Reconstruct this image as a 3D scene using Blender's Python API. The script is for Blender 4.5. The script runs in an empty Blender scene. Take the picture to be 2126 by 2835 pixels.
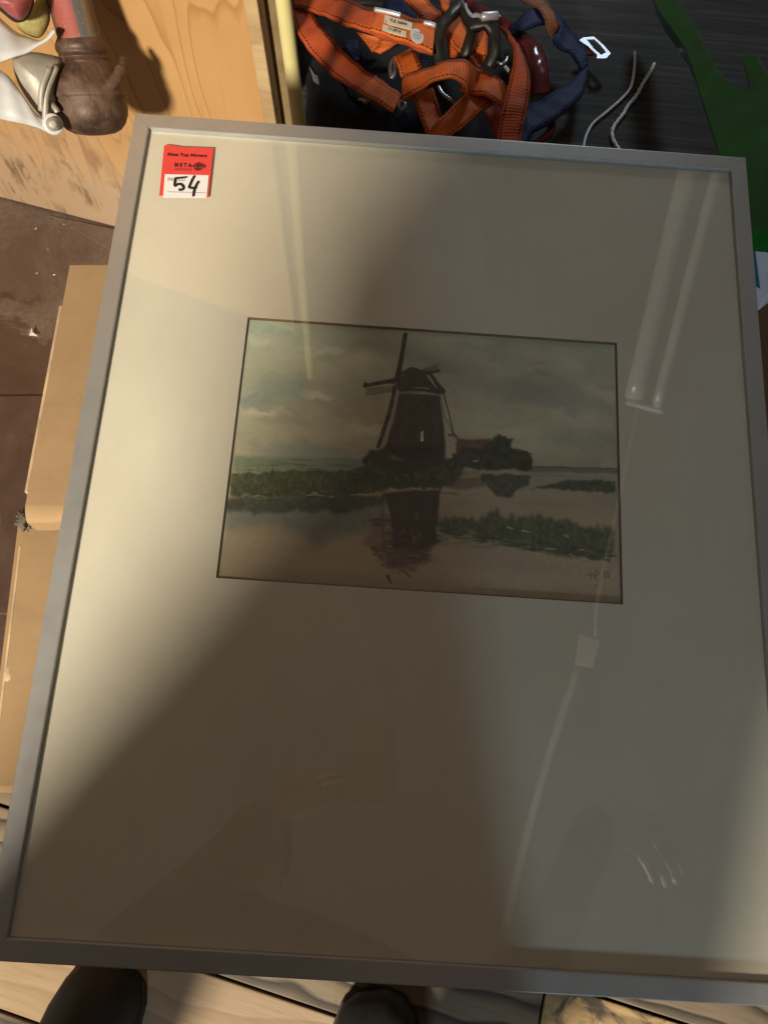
import bpy, bmesh, math, random
import numpy as np
from mathutils import Vector, Matrix

random.seed(7); RNG = np.random.default_rng(11)
S = bpy.context.scene
COL = S.collection
V = Vector

# ------------------------------------------------------------------ camera, light, exposure
CAM = V((0.0, 0.0, 1.25))
CX = V((0.99983386, -0.01669199, -0.00732261))      # right
CD = V((-0.01822753, -0.91560457, -0.40166657))     # down
CF = V((0.0, 0.40173331, -0.91575671))              # forward
cam_d = bpy.data.cameras.new('camera'); cam = bpy.data.objects.new('camera', cam_d); COL.objects.link(cam)
cam_d.sensor_fit = 'HORIZONTAL'; cam_d.sensor_width = 36.0; cam_d.lens = 36.0
cam_d.clip_start = 0.01; cam_d.clip_end = 100
cam.matrix_world = Matrix(((CX.x, -CD.x, -CF.x, CAM.x), (CX.y, -CD.y, -CF.y, CAM.y), (CX.z, -CD.z, -CF.z, CAM.z), (0, 0, 0, 1)))
S.camera = cam

W = bpy.data.worlds.new('World'); S.world = W; W.use_nodes = True
W.node_tree.nodes['Background'].inputs[0].default_value = (1.0, 0.83, 0.69, 1)
W.node_tree.nodes['Background'].inputs[1].default_value = 0.090

def lamp(name, loc, target, size, power, color):
    l = bpy.data.lights.new(name, 'AREA'); l.shape = 'DISK'; l.size = size; l.energy = power; l.color = color
    o = bpy.data.objects.new(name, l); COL.objects.link(o); o.location = loc
    o.rotation_euler = (V(target) - V(loc)).to_track_quat('-Z', 'Y').to_euler()
    return o
lamp('work_lamp', (-1.19, -2.05, 2.25), (-0.15, 0.5, 0.5), 0.40, 190, (1.0, 0.89, 0.72))
lamp('doorway_lamp', (-0.12, -2.7, 1.15), (0.25, 0.3, 0.6), 0.24, 33, (0.60, 0.83, 1.0))
side = lamp('side_lamp', (0.75, 2.55, 1.75), (0.30, 1.20, 0.40), 0.35, 1.5, (0.72, 0.86, 1.0)); side.data.spread = math.radians(75)

S.view_settings.view_transform = 'Standard'; S.view_settings.look = 'None'
S.view_settings.exposure = 0.0; S.view_settings.gamma = 1.0
S.view_settings.use_curve_mapping = False
S.render.engine = 'CYCLES'
S.cycles.max_bounces = 5; S.cycles.diffuse_bounces = 3; S.cycles.glossy_bounces = 3; S.cycles.transparent_max_bounces = 8; S.cycles.transmission_bounces = 2

# ------------------------------------------------------------------ measuring helpers (building aid: where a sight line meets a plane of the place)
def ray(px, py):
    d = CX * ((px - 1063) / 2126) + CD * ((py - 1417.5) / 2126) + CF
    return d.normalized()
def at_z(px, py, z):
    r = ray(px, py); return CAM + r * ((z - CAM.z) / r.z)
def at_plane(px, py, p0, n):
    r = ray(px, py); return CAM + r * ((V(p0) - CAM).dot(n) / r.dot(n))
def at_d(px, py, d):
    return CAM + ray(px, py) * d

# ------------------------------------------------------------------ object helpers
def tag(o, label=None, cat=None, group=None, kind=None):
    if label: o['label'] = label
    if cat: o['category'] = cat
    if group: o['group'] = group
    if kind: o['kind'] = kind
    return o
def link(name, me, mat=None, parent=None, smooth=False):
    o = bpy.data.objects.new(name, me); COL.objects.link(o)
    if mat is not None:
        for m in (mat if isinstance(mat, (list, tuple)) else [mat]): me.materials.append(m)
    if parent is not None: o.parent = parent
    if smooth:
        for p in me.polygons: p.use_smooth = True
    return o
def empty(name, loc=(0, 0, 0)):
    o = bpy.data.objects.new(name, None); COL.objects.link(o); o.location = loc; o.empty_display_size = .05
    return o
def mesh(name, vs, fs):
    me = bpy.data.meshes.new(name); me.from_pydata([tuple(v) for v in vs], [], fs); me.update(); return me
def bm_mesh(name, bm):
    bmesh.ops.recalc_face_normals(bm, faces=bm.faces)
    me = bpy.data.meshes.new(name); bm.to_mesh(me); bm.free(); me.update(); return me
def box_bm(x0, x1, y0, y1, z0, z1, bevel=0, seg=2):
    bm = bmesh.new(); bmesh.ops.create_cube(bm, size=1)
    for v in bm.verts:
        v.co = V((x0 + (v.co.x + .5) * (x1 - x0), y0 + (v.co.y + .5) * (y1 - y0), z0 + (v.co.z + .5) * (z1 - z0)))
    if bevel: bmesh.ops.bevel(bm, geom=bm.edges[:], offset=bevel, segments=seg, affect='EDGES', profile=.6)
    return bm
def box(name, dims, mat, parent=None, bevel=0.0015, seg=2, smooth=False):
    return link(name, bm_mesh(name, box_bm(*dims, bevel, seg)), mat, parent, smooth)
def catmull(pts, n=8):
    P = [np.array(p, float) for p in pts]
    P = [2 * P[0] - P[1]] + P + [2 * P[-1] - P[-2]]
    out = []
    for i in range(1, len(P) - 2):
        p0, p1, p2, p3 = P[i - 1:i + 3]
        for k in range(n):
            t = k / n
            out.append(.5 * ((2 * p1) + (-p0 + p2) * t + (2 * p0 - 5 * p1 + 4 * p2 - p3) * t * t + (-p0 + 3 * p1 - 3 * p2 + p3) * t ** 3))
    out.append(P[-2]); return out
def set_uv(me, uvs):
    lay = me.uv_layers.new(name='UVMap')
    for l in me.loops: lay.data[l.index].uv = uvs[l.vertex_index]
RW = random.Random(3)
def ribbon(name, secs, mat, parent, thick=.0028, n=8, bow=0.0):
    """webbing: secs = list of (edge point, edge point) in the place"""
    A = catmull([s[0] for s in secs], n); B = catmull([s[1] for s in secs], n)
    m = len(A); K = 5; vs = []; uvs = []; L = 0.0; fs = []; ph1, ph2, ph3 = (RW.uniform(0, 6.28) for _ in range(3))
    mids = [(a + b) / 2 for a, b in zip(A, B)]
    for i in range(m):
        if i: L += float(np.linalg.norm(mids[i] - mids[i - 1]))
        t = mids[min(i + 1, m - 1)] - mids[max(i - 1, 0)]
        w = B[i] - A[i]; nn = np.cross(t, w); nn = nn / (np.linalg.norm(nn) + 1e-9)
        if nn @ np.array(CAM - V(mids[i])) < 0: nn = -nn
        for side in (0, 1):
            for k in range(K):
                v = k / (K - 1)
                vs.append(A[i] * (1 - v) + B[i] * v + nn * (bow * 4 * v * (1 - v) - side * thick + .0011 * math.sin(L * 95 + ph1 + 1.6 * v) + .0007 * math.sin(L * 210 + ph2 - 3 * v) + .0012 * (v - .5) * math.sin(L * 60 + ph3))); uvs.append((L, v))
    R = 2 * K
    for i in range(m - 1):
        a, b = i * R, (i + 1) * R
        for k in range(K - 1):
            fs.append((a + k, a + k + 1, b + k + 1, b + k)); fs.append((a + K + k, b + K + k, b + K + k + 1, a + K + k + 1))
        fs.append((a, b, b + K, a + K)); fs.append((a + K - 1, a + 2 * K - 1, b + 2 * K - 1, b + K - 1))
    for a in (0, (m - 1) * R):
        for k in range(K - 1): fs.append((a + k, a + K + k, a + K + k + 1, a + k + 1))
    me = mesh(name, vs, fs); set_uv(me, uvs)
    bm = bmesh.new(); bm.from_mesh(me); bmesh.ops.recalc_face_normals(bm, faces=bm.faces); bm.to_mesh(me); bm.free()
    return link(name, me, mat, parent, True)
def tube(name, pts, r, mat, parent=None, seg=8, n=6, raw=False):
    P = [np.array(p, float) for p in pts] if raw else catmull(pts, n)
    m = len(P); vs = []; fs = []; prev = None
    for i in range(m):
        t = P[min(i + 1, m - 1)] - P[max(i - 1, 0)]; t /= np.linalg.norm(t) + 1e-12
        if prev is None:
            a = np.cross(t, [0, 0, 1.]);
            if np.linalg.norm(a) < .1: a = np.cross(t, [1., 0, 0])
        else: a = prev - t * (prev @ t)
        a /= np.linalg.norm(a); prev = a; b = np.cross(t, a)
        rr = r[i * (len(r) - 1) // max(1, m - 1)] if isinstance(r, (list, tuple)) else r
        for k in range(seg):
            an = 2 * math.pi * k / seg; vs.append(P[i] + (a * math.cos(an) + b * math.sin(an)) * rr)
    for i in range(m - 1):
        for k in range(seg):
            k2 = (k + 1) % seg; fs.append((i * seg + k, i * seg + k2, (i + 1) * seg + k2, (i + 1) * seg + k))
    fs.append(tuple(range(seg))[::-1]); fs.append(tuple((m - 1) * seg + k for k in range(seg)))
    return link(name, mesh(name, vs, fs), mat, parent, True)
def lathe(name, p0, axis, prof, mat, parent=None, seg=40, jitter=0.0):
    """prof: (distance along axis, radius)"""
    ax = V(axis).normalized(); a = ax.orthogonal().normalized(); b = ax.cross(a); vs = []; fs = []
    for s, r in prof:
        for k in range(seg):
            an = 2 * math.pi * k / seg
            rr = r * (1 + jitter * (math.sin(3 * an + s * 40) * .6 + math.sin(5 * an - s * 70) * .4))
            vs.append(V(p0) + ax * s + (a * math.cos(an) + b * math.sin(an)) * rr)
    m = len(prof)
    for i in range(m - 1):
        for k in range(seg):
            k2 = (k + 1) % seg; fs.append((i * seg + k, i * seg + k2, (i + 1) * seg + k2, (i + 1) * seg + k))
    fs.append(tuple(range(seg))[::-1]); fs.append(tuple((m - 1) * seg + k for k in range(seg)))
    me = mesh(name, vs, fs)
    bm = bmesh.new(); bm.from_mesh(me); bmesh.ops.recalc_face_normals(bm, faces=bm.faces); bm.to_mesh(me); bm.free()
    return link(name, me, mat, parent, True)
def inside(poly, x, y):
    c = np.zeros(np.shape(x), bool); n = len(poly)
    for i in range(n):
        x0, y0 = poly[i]; x1, y1 = poly[(i + 1) % n]
        if y0 == y1: continue
        hit = ((y0 > y) != (y1 > y)) & (x < (x1 - x0) * (y - y0) / (y1 - y0) + x0); c ^= hit
    return c
def slab(name, pts, nrm, thick, mat, parent=None, bevel=.002, seg=2):
    """extruded outline: pts in the place, thickness behind along -nrm"""
    bm = bmesh.new(); top = [bm.verts.new(p) for p in pts]; f = bm.faces.new(top)
    r = bmesh.ops.extrude_face_region(bm, geom=[f]); vv = [g for g in r['geom'] if isinstance(g, bmesh.types.BMVert)]
    for v in vv: v.co -= V(nrm) * thick
    bmesh.ops.recalc_face_normals(bm, faces=bm.faces)
    if bevel:
        es = [e for e in bm.edges if len(e.link_faces) == 2 and e.calc_face_angle(0) > .6]
        bmesh.ops.bevel(bm, geom=es, offset=bevel, segments=seg, affect='EDGES', profile=.6, clamp_overlap=True)
    bmesh.ops.triangulate(bm, faces=[f for f in bm.faces if len(f.verts) > 4])
    return link(name, bm_mesh(name, bm), mat, parent)
def dome(name, outline, height, mat, parent=None, rings=7, power=.5, c=None):
    """cushion: outline points in the place (flat rim), bulging toward the viewer's side along the rim normal"""
    P = [np.array(p) for p in catmull(outline + [outline[0]], 5)[:-1]]
    ctr = np.mean(P, axis=0) if c is None else np.array(c, float)
    n = np.zeros(3)
    for i in range(len(P)): n += np.cross(P[i] - ctr, P[(i + 1) % len(P)] - ctr)
    n /= np.linalg.norm(n)
    if n @ (np.array(CAM) - ctr) < 0: n = -n
    m = len(P); vs = []; fs = []
    for j in range(rings):
        t = j / rings; k = math.cos(t * math.pi / 2); hh = height * math.sin(t * math.pi / 2)
        for p in P: vs.append(ctr + (p - ctr) * k + n * hh)
    vs.append(ctr + n * height); 
    for p in P: vs.append(p - n * height * .8)
    for j in range(rings - 1):
        for i in range(m):
            i2 = (i + 1) % m; fs.append((j * m + i, j * m + i2, (j + 1) * m + i2, (j + 1) * m + i))
    for i in range(m): fs.append(((rings - 1) * m + i, (rings - 1) * m + (i + 1) % m, rings * m))
    base = rings * m + 1
    for i in range(m): fs.append((i, base + i, base + (i + 1) % m, (i + 1) % m))
    fs.append(tuple(base + i for i in range(m)))
    me = mesh(name, vs, fs)
    bm = bmesh.new(); bm.from_mesh(me); bmesh.ops.recalc_face_normals(bm, faces=bm.faces); bm.to_mesh(me); bm.free()
    return link(name, me, mat, parent, True)

# ------------------------------------------------------------------ materials
class NT:
    def __init__(s, name):
        s.m = bpy.data.materials.new(name); s.m.use_nodes = True; s.t = s.m.node_tree; s.N = s.t.nodes; s.L = s.t.links
        s.p = s.N['Principled BSDF']; s.tc = s.N.new('ShaderNodeTexCoord')
    def put(s, sock, v):
        if hasattr(v, 'is_output') or isinstance(v, bpy.types.NodeSocket): s.L.new(v, sock)
        elif isinstance(v, (tuple, list)) and len(v) == 3 and sock.type == 'RGBA': sock.default_value = (*v, 1)
        else: sock.default_value = v
    def vec(s, kind='Object', scale=(1, 1, 1), rot=(0, 0, 0), loc=(0, 0, 0)):
        mp = s.N.new('ShaderNodeMapping'); s.L.new(s.tc.outputs[kind], mp.inputs[0])
        mp.inputs['Scale'].default_value = scale; mp.inputs['Rotation'].default_value = rot; s.put(mp.inputs['Location'], loc)
        return mp.outputs[0]
    def noise(s, vec, scale, detail=4, rough=.55, dist=0.0):
        n = s.N.new('ShaderNodeTexNoise'); s.L.new(vec, n.inputs['Vector']); n.inputs['Scale'].default_value = scale
        n.inputs['Detail'].default_value = detail; n.inputs['Roughness'].default_value = rough; n.inputs['Distortion'].default_value = dist
        return n.outputs[0]
    def wave(s, vec, scale, dist=0, detail=2, axis='X', dscale=1.0, prof='SIN'):
        n = s.N.new('ShaderNodeTexWave'); s.L.new(vec, n.inputs['Vector']); n.inputs['Scale'].default_value = scale
        n.bands_direction = axis; n.wave_profile = prof
        n.inputs['Distortion'].default_value = dist; n.inputs['Detail'].default_value = detail; n.inputs['Detail Scale'].default_value = dscale
        return n.outputs[1]
    def ramp(s, fac, stops):
        r = s.N.new('ShaderNodeValToRGB'); s.L.new(fac, r.inputs[0]); e = r.color_ramp.elements
        while len(e) < len(stops): e.new(.5)
        for el, (p, c) in zip(e, stops): el.position = p; el.color = (*c, 1) if isinstance(c, tuple) else (c, c, c, 1)
        return r.outputs[0]
    def mix(s, fac, a, b, mode='MIX'):
        n = s.N.new('ShaderNodeMix'); n.data_type = 'RGBA'; n.blend_type = mode
        s.put(n.inputs[0], fac); s.put(n.inputs[6], a); s.put(n.inputs[7], b); return n.outputs[2]
    def math(s, op, a, b=0.0, c=None):
        n = s.N.new('ShaderNodeMath'); n.operation = op; s.put(n.inputs[0], a); s.put(n.inputs[1], b)
        if c is not None: s.put(n.inputs[2], c)
        return n.outputs[0]
    def sep(s, vec):
        n = s.N.new('ShaderNodeSeparateXYZ'); s.L.new(vec, n.inputs[0]); return n.outputs
    def bump(s, h, strength=.3, dist=.001):
        b = s.N.new('ShaderNodeBump'); s.L.new(h, b.inputs['Height']); b.inputs['Strength'].default_value = strength
        b.inputs['Distance'].default_value = dist; s.L.new(b.outputs[0], s.p.inputs['Normal'])
    def set(s, color=None, rough=None, metal=None, spec=None):
        if color is not None: s.put(s.p.inputs['Base Color'], color)
        if rough is not None: s.put(s.p.inputs['Roughness'], rough)
        if metal is not None: s.put(s.p.inputs['Metallic'], metal)
        if spec is not None: s.put(s.p.inputs['Specular IOR Level'], spec)
        return s.m

def m_plain(name, c, rough=.5, metal=0.0, var=.25, scale=40, bump=.15, spec=.5):
    t = NT(name); n = t.noise(t.vec(), scale, 5, .6)
    lo = tuple(x * (1 - var) for x in c); hi = tuple(min(1, x * (1 + var)) for x in c)
    t.set(t.ramp(n, [(.3, lo), (.7, hi)]), t.math('MULTIPLY_ADD', n, .2, rough - .1), metal, spec); t.bump(n, bump, .0006); return t.m

def m_aluminium():
    t = NT('champagne aluminium')
    n = t.noise(t.vec(scale=(1, 1, 1)), 900, 2, .5); g = t.noise(t.vec(), 7, 4, .6)
    s1 = t.noise(t.vec(scale=(.08, 1, 1), rot=(0, 0, .35)), 240, 3, .6); s2 = t.noise(t.vec(scale=(1, .06, 1), rot=(0, 0, -.2)), 260, 3, .6)
    scr = t.math('MAXIMUM', t.ramp(s1, [(.70, 0.0), (.74, 1.0)]), t.ramp(s2, [(.71, 0.0), (.75, 1.0)])); sm = t.noise(t.vec(), 38, 5, .7)
    c = t.ramp(g, [(.3, (.42, .418, .405)), (.7, (.48, .478, .465))]); c = t.mix(t.ramp(sm, [(.55, 0.0), (.8, .22)]), c, (.30, .27, .22)); c = t.mix(t.math('MULTIPLY', scr, .35), c, (.66, .64, .60))
    t.set(c, t.math('MULTIPLY_ADD', sm, .30, .26), .62); t.bump(n, .08, .0002); return t.m
def m_glass():
    t = NT('picture glass'); N = t.N; N.remove(t.p)
    geo = N.new('ShaderNodeNewGeometry'); dot = N.new('ShaderNodeVectorMath'); dot.operation = 'DOT_PRODUCT'
    t.L.new(geo.outputs['Normal'], dot.inputs[0]); t.L.new(geo.outputs['Incoming'], dot.inputs[1])
    c = t.math('ABSOLUTE', dot.outputs['Value']); k = t.math('SUBTRACT', 1.0, c); k5 = t.math('POWER', k, 5.0)
    F = t.math('MULTIPLY_ADD', k5, .945, .055)
    tr = N.new('ShaderNodeBsdfTransparent'); tr.inputs[0].default_value = (.985, .99, .98, 1)
    gl = N.new('ShaderNodeBsdfGlossy'); gl.inputs['Roughness'].default_value = .012
    sm = t.noise(t.vec(), 9, 4, .6); t.put(gl.inputs['Roughness'], t.math('MULTIPLY_ADD', sm, .03, .004))
    mx = N.new('ShaderNodeMixShader'); t.L.new(F, mx.inputs[0]); t.L.new(tr.outputs[0], mx.inputs[1]); t.L.new(gl.outputs[0], mx.inputs[2])
    df = N.new('ShaderNodeBsdfDiffuse'); df.inputs[0].default_value = (.62, .61, .60, 1)
    dn = t.noise(t.vec(scale=(1, .35, 1), rot=(0, 0, .5)), 16, 5, .7, .6); sp = t.noise(t.vec(), 240, 2, .5)
    dust = t.math('ADD', t.ramp(dn, [(.35, .004), (.75, .030)]), t.ramp(sp, [(.74, 0.0), (.80, .10)]))  # dust and smears, laid on to give the glass a painted haze
    mx2 = N.new('ShaderNodeMixShader'); t.L.new(dust, mx2.inputs[0]); t.L.new(mx.outputs[0], mx2.inputs[1]); t.L.new(df.outputs[0], mx2.inputs[2])
    t.L.new(mx2.outputs[0], N['Material Output'].inputs['Surface']); return t.m
def m_matboard():
    t = NT('cream mat board'); v = t.vec()
    g = t.noise(v, 6, 5, .6); f = t.noise(v, 700, 3, .6); sp = t.noise(v, 120, 2, .5)
    c = t.ramp(g, [(.3, (.655, .605, .50)), (.7, (.715, .67, .565))])
    c = t.mix(t.ramp(sp, [(.70, 0.0), (.80, .12)]), c, (.5, .42, .28))
    t.set(c, .9, spec=.15); t.bump(t.math('MULTIPLY_ADD', g, 3.0, f), .25, .0006); return t.m
def m_paint():
    t = NT('watercolour on paper'); a = t.N.new('ShaderNodeVertexColor'); a.layer_name = 'pigment'
    n = t.noise(t.vec(), 420, 4, .65); c = t.mix(.35, a.outputs[0], t.ramp(n, [(.3, .78), (.7, 1.12)]), 'MULTIPLY')
    t.set(c, .92, spec=.1); t.bump(n, .2, .0004); return t.m
def m_cardboard(name='brown cardboard', c=(.365, .245, .132)):
    t = NT(name); v = t.vec(); f = t.noise(v, 330, 4, .6); g = t.noise(v, 5, 5, .65); l = t.wave(v, 30, 1.2, 2, 'Y')
    k = tuple(x * .86 for x in c); b = tuple(x * 1.1 for x in c)
    col = t.ramp(g, [(.3, k), (.7, b)])
    st_ = t.noise(v, 13, 6, .72, .8); col = t.mix(t.ramp(st_, [(.52, 0.0), (.70, .38)]), col, tuple(x * .62 for x in c));
    col = t.mix(t.ramp(f, [(.62, 0.0), (.75, .35)]), col, tuple(x * .6 for x in c))
    col = t.mix(t.math('MULTIPLY', l, .02), col, tuple(x * .7 for x in c))
    t.set(col, .85, spec=.2); t.bump(t.math('ADD', t.math('MULTIPLY', g, 2.0), t.math('MULTIPLY_ADD', l, .06, f)), .14, .0010); return t.m
def m_plywood():
    t = NT('scuffed plywood'); v = t.vec()
    warp = t.noise(t.vec(scale=(1, 1, .18)), 4.5, 3, .5)
    sx, sy, sz = t.sep(v)
    field = t.math('MULTIPLY_ADD', warp, 2.6, t.math('MULTIPLY', sx, 2.2))
    saw = t.math('FRACT', t.math('MULTIPLY', field, 5.5))
    line = t.ramp(saw, [(0.0, 0.0), (.80, .15), (.955, .95), (1.0, 0.1)])
    fine = t.noise(t.vec(scale=(1, 1, .05)), 120, 4, .6); big = t.noise(v, 3, 4, .6)
    c = t.ramp(big, [(.3, (.52, .285, .105)), (.7, (.62, .37, .155))])
    c = t.mix(t.math('MULTIPLY', line, .62), c, (.33, .14, .04))
    c = t.mix(t.ramp(fine, [(.55, 0.0), (.75, .3)]), c, (.36, .19, .07))
    # dusty, dragged foot of the board
    edge = t.noise(t.vec(scale=(1, 1, 1)), 7, 5, .7)
    dust = t.ramp(t.math('SUBTRACT', t.math('MULTIPLY_ADD', edge, .34, .13), sz), [(.0, 0.0), (.20, .85)])
    c = t.mix(dust, c, (.47, .33, .215))
    drag = t.noise(t.vec(scale=(1, 1, .16), rot=(0, math.radians(24), 0)), 26, 6, .75, 1.0)
    band = t.ramp(t.noise(t.vec(rot=(0, .5, 0)), 11, 3, .6), [(.46, 0.0), (.60, 1.0)])
    scr = t.math('MULTIPLY', t.math('MULTIPLY', t.ramp(drag, [(.50, 0.0), (.58, 1.0)]), dust), band)
    c = t.mix(t.math('MULTIPLY', scr, .75), c, (.10, .045, .02))
    ch = t.noise(v, 95, 2, .5); c = t.mix(t.math('MULTIPLY', t.ramp(ch, [(.70, 0.0), (.74, .8)]), dust), c, (.75, .6, .42))
    t.set(c, .62); t.bump(t.math('MULTIPLY_ADD', line, -.4, fine), .25, .0008); return t.m
def m_plank(name, base, dark, amount, stain=0.0):
    t = NT(name); oi = t.N.new('ShaderNodeObjectInfo'); off = t.math('MULTIPLY', oi.outputs['Random'], 30.0)
    cmb = t.N.new('ShaderNodeCombineXYZ'); t.L.new(off, cmb.inputs[0]); t.L.new(off, cmb.inputs[1])
    v = t.vec(scale=(.30, 1, 1), loc=cmb.outputs[0]); vf = t.vec(scale=(.07, 1, 1), loc=cmb.outputs[0])
    warp = t.noise(v, 7, 3, .5); sx, sy, sz = t.sep(v)
    saw = t.math('FRACT', t.math('MULTIPLY_ADD', warp, 4.0, t.math('MULTIPLY', sy, 26.0)))
    line = t.ramp(saw, [(0.0, .05), (.55, .25), (.9, 1.0), (1.0, .1)]); fine = t.noise(vf, 150, 4, .65); g = t.noise(v, 6, 5, .65)
    c = t.ramp(g, [(.3, tuple(x * .8 for x in base)), (.7, tuple(min(1, x * 1.12) for x in base))])
    c = t.mix(t.math('MULTIPLY', line, amount), c, dark)
    c = t.mix(t.ramp(fine, [(.5, 0.0), (.75, .45)]), c, tuple(x * .45 for x in base))
    if stain:
        s = t.noise(t.vec(loc=cmb.outputs[0]), 9, 5, .68, .8); c = t.mix(t.ramp(s, [(.48, 0.0), (.56, stain)]), c, (.035, .03, .028))
    t.set(c, .7); t.bump(t.math('MULTIPLY_ADD', line, -.6, fine), .4, .001); return t.m
def m_phenolic():
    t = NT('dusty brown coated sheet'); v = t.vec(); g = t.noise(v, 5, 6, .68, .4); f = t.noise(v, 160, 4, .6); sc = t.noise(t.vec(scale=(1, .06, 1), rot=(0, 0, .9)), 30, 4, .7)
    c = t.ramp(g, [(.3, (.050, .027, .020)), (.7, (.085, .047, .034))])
    gx_, gy_, gz_ = t.sep(v); dust_sheen = t.ramp(t.math('MULTIPLY_ADD', g, .5, t.math('MULTIPLY_ADD', gy_, 1.0, t.math('MULTIPLY', gx_, .34))), [(.98, 0.0), (1.34, 1.0)])  # paler toward the plywood: dust, with the grey sheen coloured in too
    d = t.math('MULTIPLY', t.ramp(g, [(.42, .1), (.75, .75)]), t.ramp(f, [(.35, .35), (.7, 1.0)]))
    c = t.mix(t.math('MULTIPLY', t.math('MULTIPLY_ADD', dust_sheen, .75, .25), t.math('MULTIPLY_ADD', d, .7, .12)), c, (.36, .29, .24))
    c = t.mix(t.ramp(sc, [(.66, 0.0), (.72, .35)]), c, (.3, .23, .18))
    t.set(c, t.ramp(g, [(.3, .30), (.75, .52)]), spec=.6); t.bump(t.math('MULTIPLY_ADD', g, 2.5, f), .2, .0012); return t.m
def m_darkwood():
    t = NT('charcoal grained board'); v = t.vec(scale=(.05, 1, 1)); f = t.noise(v, 120, 5, .7); g = t.noise(t.vec(scale=(.25, 1, 1)), 9, 4, .6); d = t.noise(t.vec(), 4, 4, .6)
    c = t.ramp(f, [(.3, (.034, .032, .030)), (.55, (.066, .063, .058)), (.75, (.125, .118, .108))])
    c = t.mix(.45, c, t.ramp(g, [(.3, .55), (.7, 1.2)]), 'MULTIPLY')
    c = t.mix(t.ramp(d, [(.5, 0.0), (.8, .35)]), c, (.17, .155, .135))
    t.set(c, .8, spec=.25); t.bump(f, .6, .001); return t.m
def m_webbing(name, c, stitch=(.02, .008, .006), edge=.13):
    t = NT(name); u, v, _ = t.sep(t.tc.outputs['UV'])
    rib = t.math('SINE', t.math('MULTIPLY', u, 2 * math.pi / .0042)); g = t.noise(t.vec(), 30, 5, .6); f = t.noise(t.vec(), 500, 3, .6)
    col = t.ramp(g, [(.3, tuple(x * .82 for x in c)), (.7, tuple(min(1, x * 1.12) for x in c))])
    gm = t.noise(t.vec(), 14, 6, .7, .5); col = t.mix(t.ramp(gm, [(.50, 0.0), (.72, .55)]), col, tuple(x * .28 + .008 for x in c))
    col = t.mix(t.math('MULTIPLY_ADD', rib, .10, .12), col, tuple(x * .5 for x in c))
    fz = t.noise(t.vec(scale=(1, 1, 1)), 70, 5, .7); col = t.mix(t.ramp(fz, [(.58, 0.0), (.72, .30)]), col, tuple(min(1, x * 1.2 + .10) for x in c))
    col = t.mix(t.ramp(f, [(.5, 0.0), (.8, .25)]), col, tuple(min(1, x * 1.4 + .05) for x in c))
    d1 = t.math('ABSOLUTE', t.math('SUBTRACT', v, edge)); d2 = t.math('ABSOLUTE', t.math('SUBTRACT', v, 1 - edge))
    near = t.math('LESS_THAN', t.math('MINIMUM', d1, d2), .028)
    dash = t.math('LESS_THAN', t.math('FRACT', t.math('MULTIPLY', u, 1 / .0062)), .72)
    col = t.mix(t.math('MULTIPLY', t.math('MULTIPLY', near, dash), .92), col, stitch)
    eb = t.math('GREATER_THAN', t.math('ABSOLUTE', t.math('SUBTRACT', v, .5)), .475); col = t.mix(t.math('MULTIPLY', eb, .55), col, tuple(x * .3 for x in c))
    t.set(col, .62, spec=.35); t.bump(t.math('MULTIPLY_ADD', near, -.6, rib), .35, .0006); return t.m
def m_rust():
    t = NT('rusty cast metal'); v = t.vec(); g = t.noise(v, 22, 6, .7, .5); f = t.noise(v, 220, 4, .7)
    c = t.ramp(g, [(.3, (.055, .036, .028)), (.5, (.115, .068, .048)), (.72, (.20, .125, .088))])
    c = t.mix(t.ramp(f, [(.55, 0.0), (.75, .4)]), c, (.26, .17, .12))
    t.set(c, t.ramp(g, [(.35, .38), (.7, .7)]), t.ramp(g, [(.35, .55), (.6, .1)])); t.bump(t.math('MULTIPLY_ADD', g, 1.5, f), .5, .0012); return t.m
def m_redpipe():
    """chipped red paint down one side, worn grey strip and bare rust: bands round the pipe in UV"""
    t = NT('worn red and grey painted pipe'); u, v, _ = t.sep(t.tc.outputs['UV']); o = t.vec()
    w = t.noise(o, 30, 5, .65); f = t.noise(o, 240, 4, .6)
    x = t.math('ADD', v, t.math('MULTIPLY_ADD', w, .10, -.05))
    c = t.ramp(x, [(.0, (.10, .07, .055)), (.14, (.34, .075, .06)), (.50, (.36, .085, .068)), (.545, (.11, .11, .105)), (.70, (.13, .125, .115)), (.76, (.24, .17, .10)), (1.0, (.12, .08, .055))])
    low = t.ramp(t.math('ADD', u, t.math('MULTIPLY_ADD', w, .05, -.025)), [(.80, 0.0), (.86, 1.0)])
    c = t.mix(low, c, (.19, .16, .125)); c = t.mix(t.ramp(f, [(.56, 0.0), (.75, .4)]), c, (.45, .33, .27))
    t.set(c, .58); t.bump(f, .25, .0006); return t.m
def m_silver():
    t = NT('scuffed bare metal'); v = t.vec(); g = t.noise(v, 26, 5, .65); st = t.noise(t.vec(scale=(1, .1, .1), rot=(0, .4, .8)), 90, 4, .7)
    c = t.ramp(g, [(.3, (.36, .335, .28)), (.7, (.50, .465, .40))]); c = t.mix(t.ramp(st, [(.60, 0.0), (.70, .5)]), c, (.16, .15, .16))
    t.set(c, t.ramp(g, [(.3, .42), (.7, .62)]), .3); t.bump(t.math('ADD', st, g), .5, .0012); return t.m
def m_green():
    t = NT('dark green gloss paint'); g = t.noise(t.vec(), 18, 4, .6); f = t.noise(t.vec(), 260, 3, .6)
    t.set(t.ramp(g, [(.3, (.005, .085, .008)), (.7, (.010, .13, .014))]), t.ramp(g, [(.3, .10), (.7, .26)]), 0, .6); t.bump(t.math('MULTIPLY_ADD', f, .08, g), .25, .002); return t.m

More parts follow.
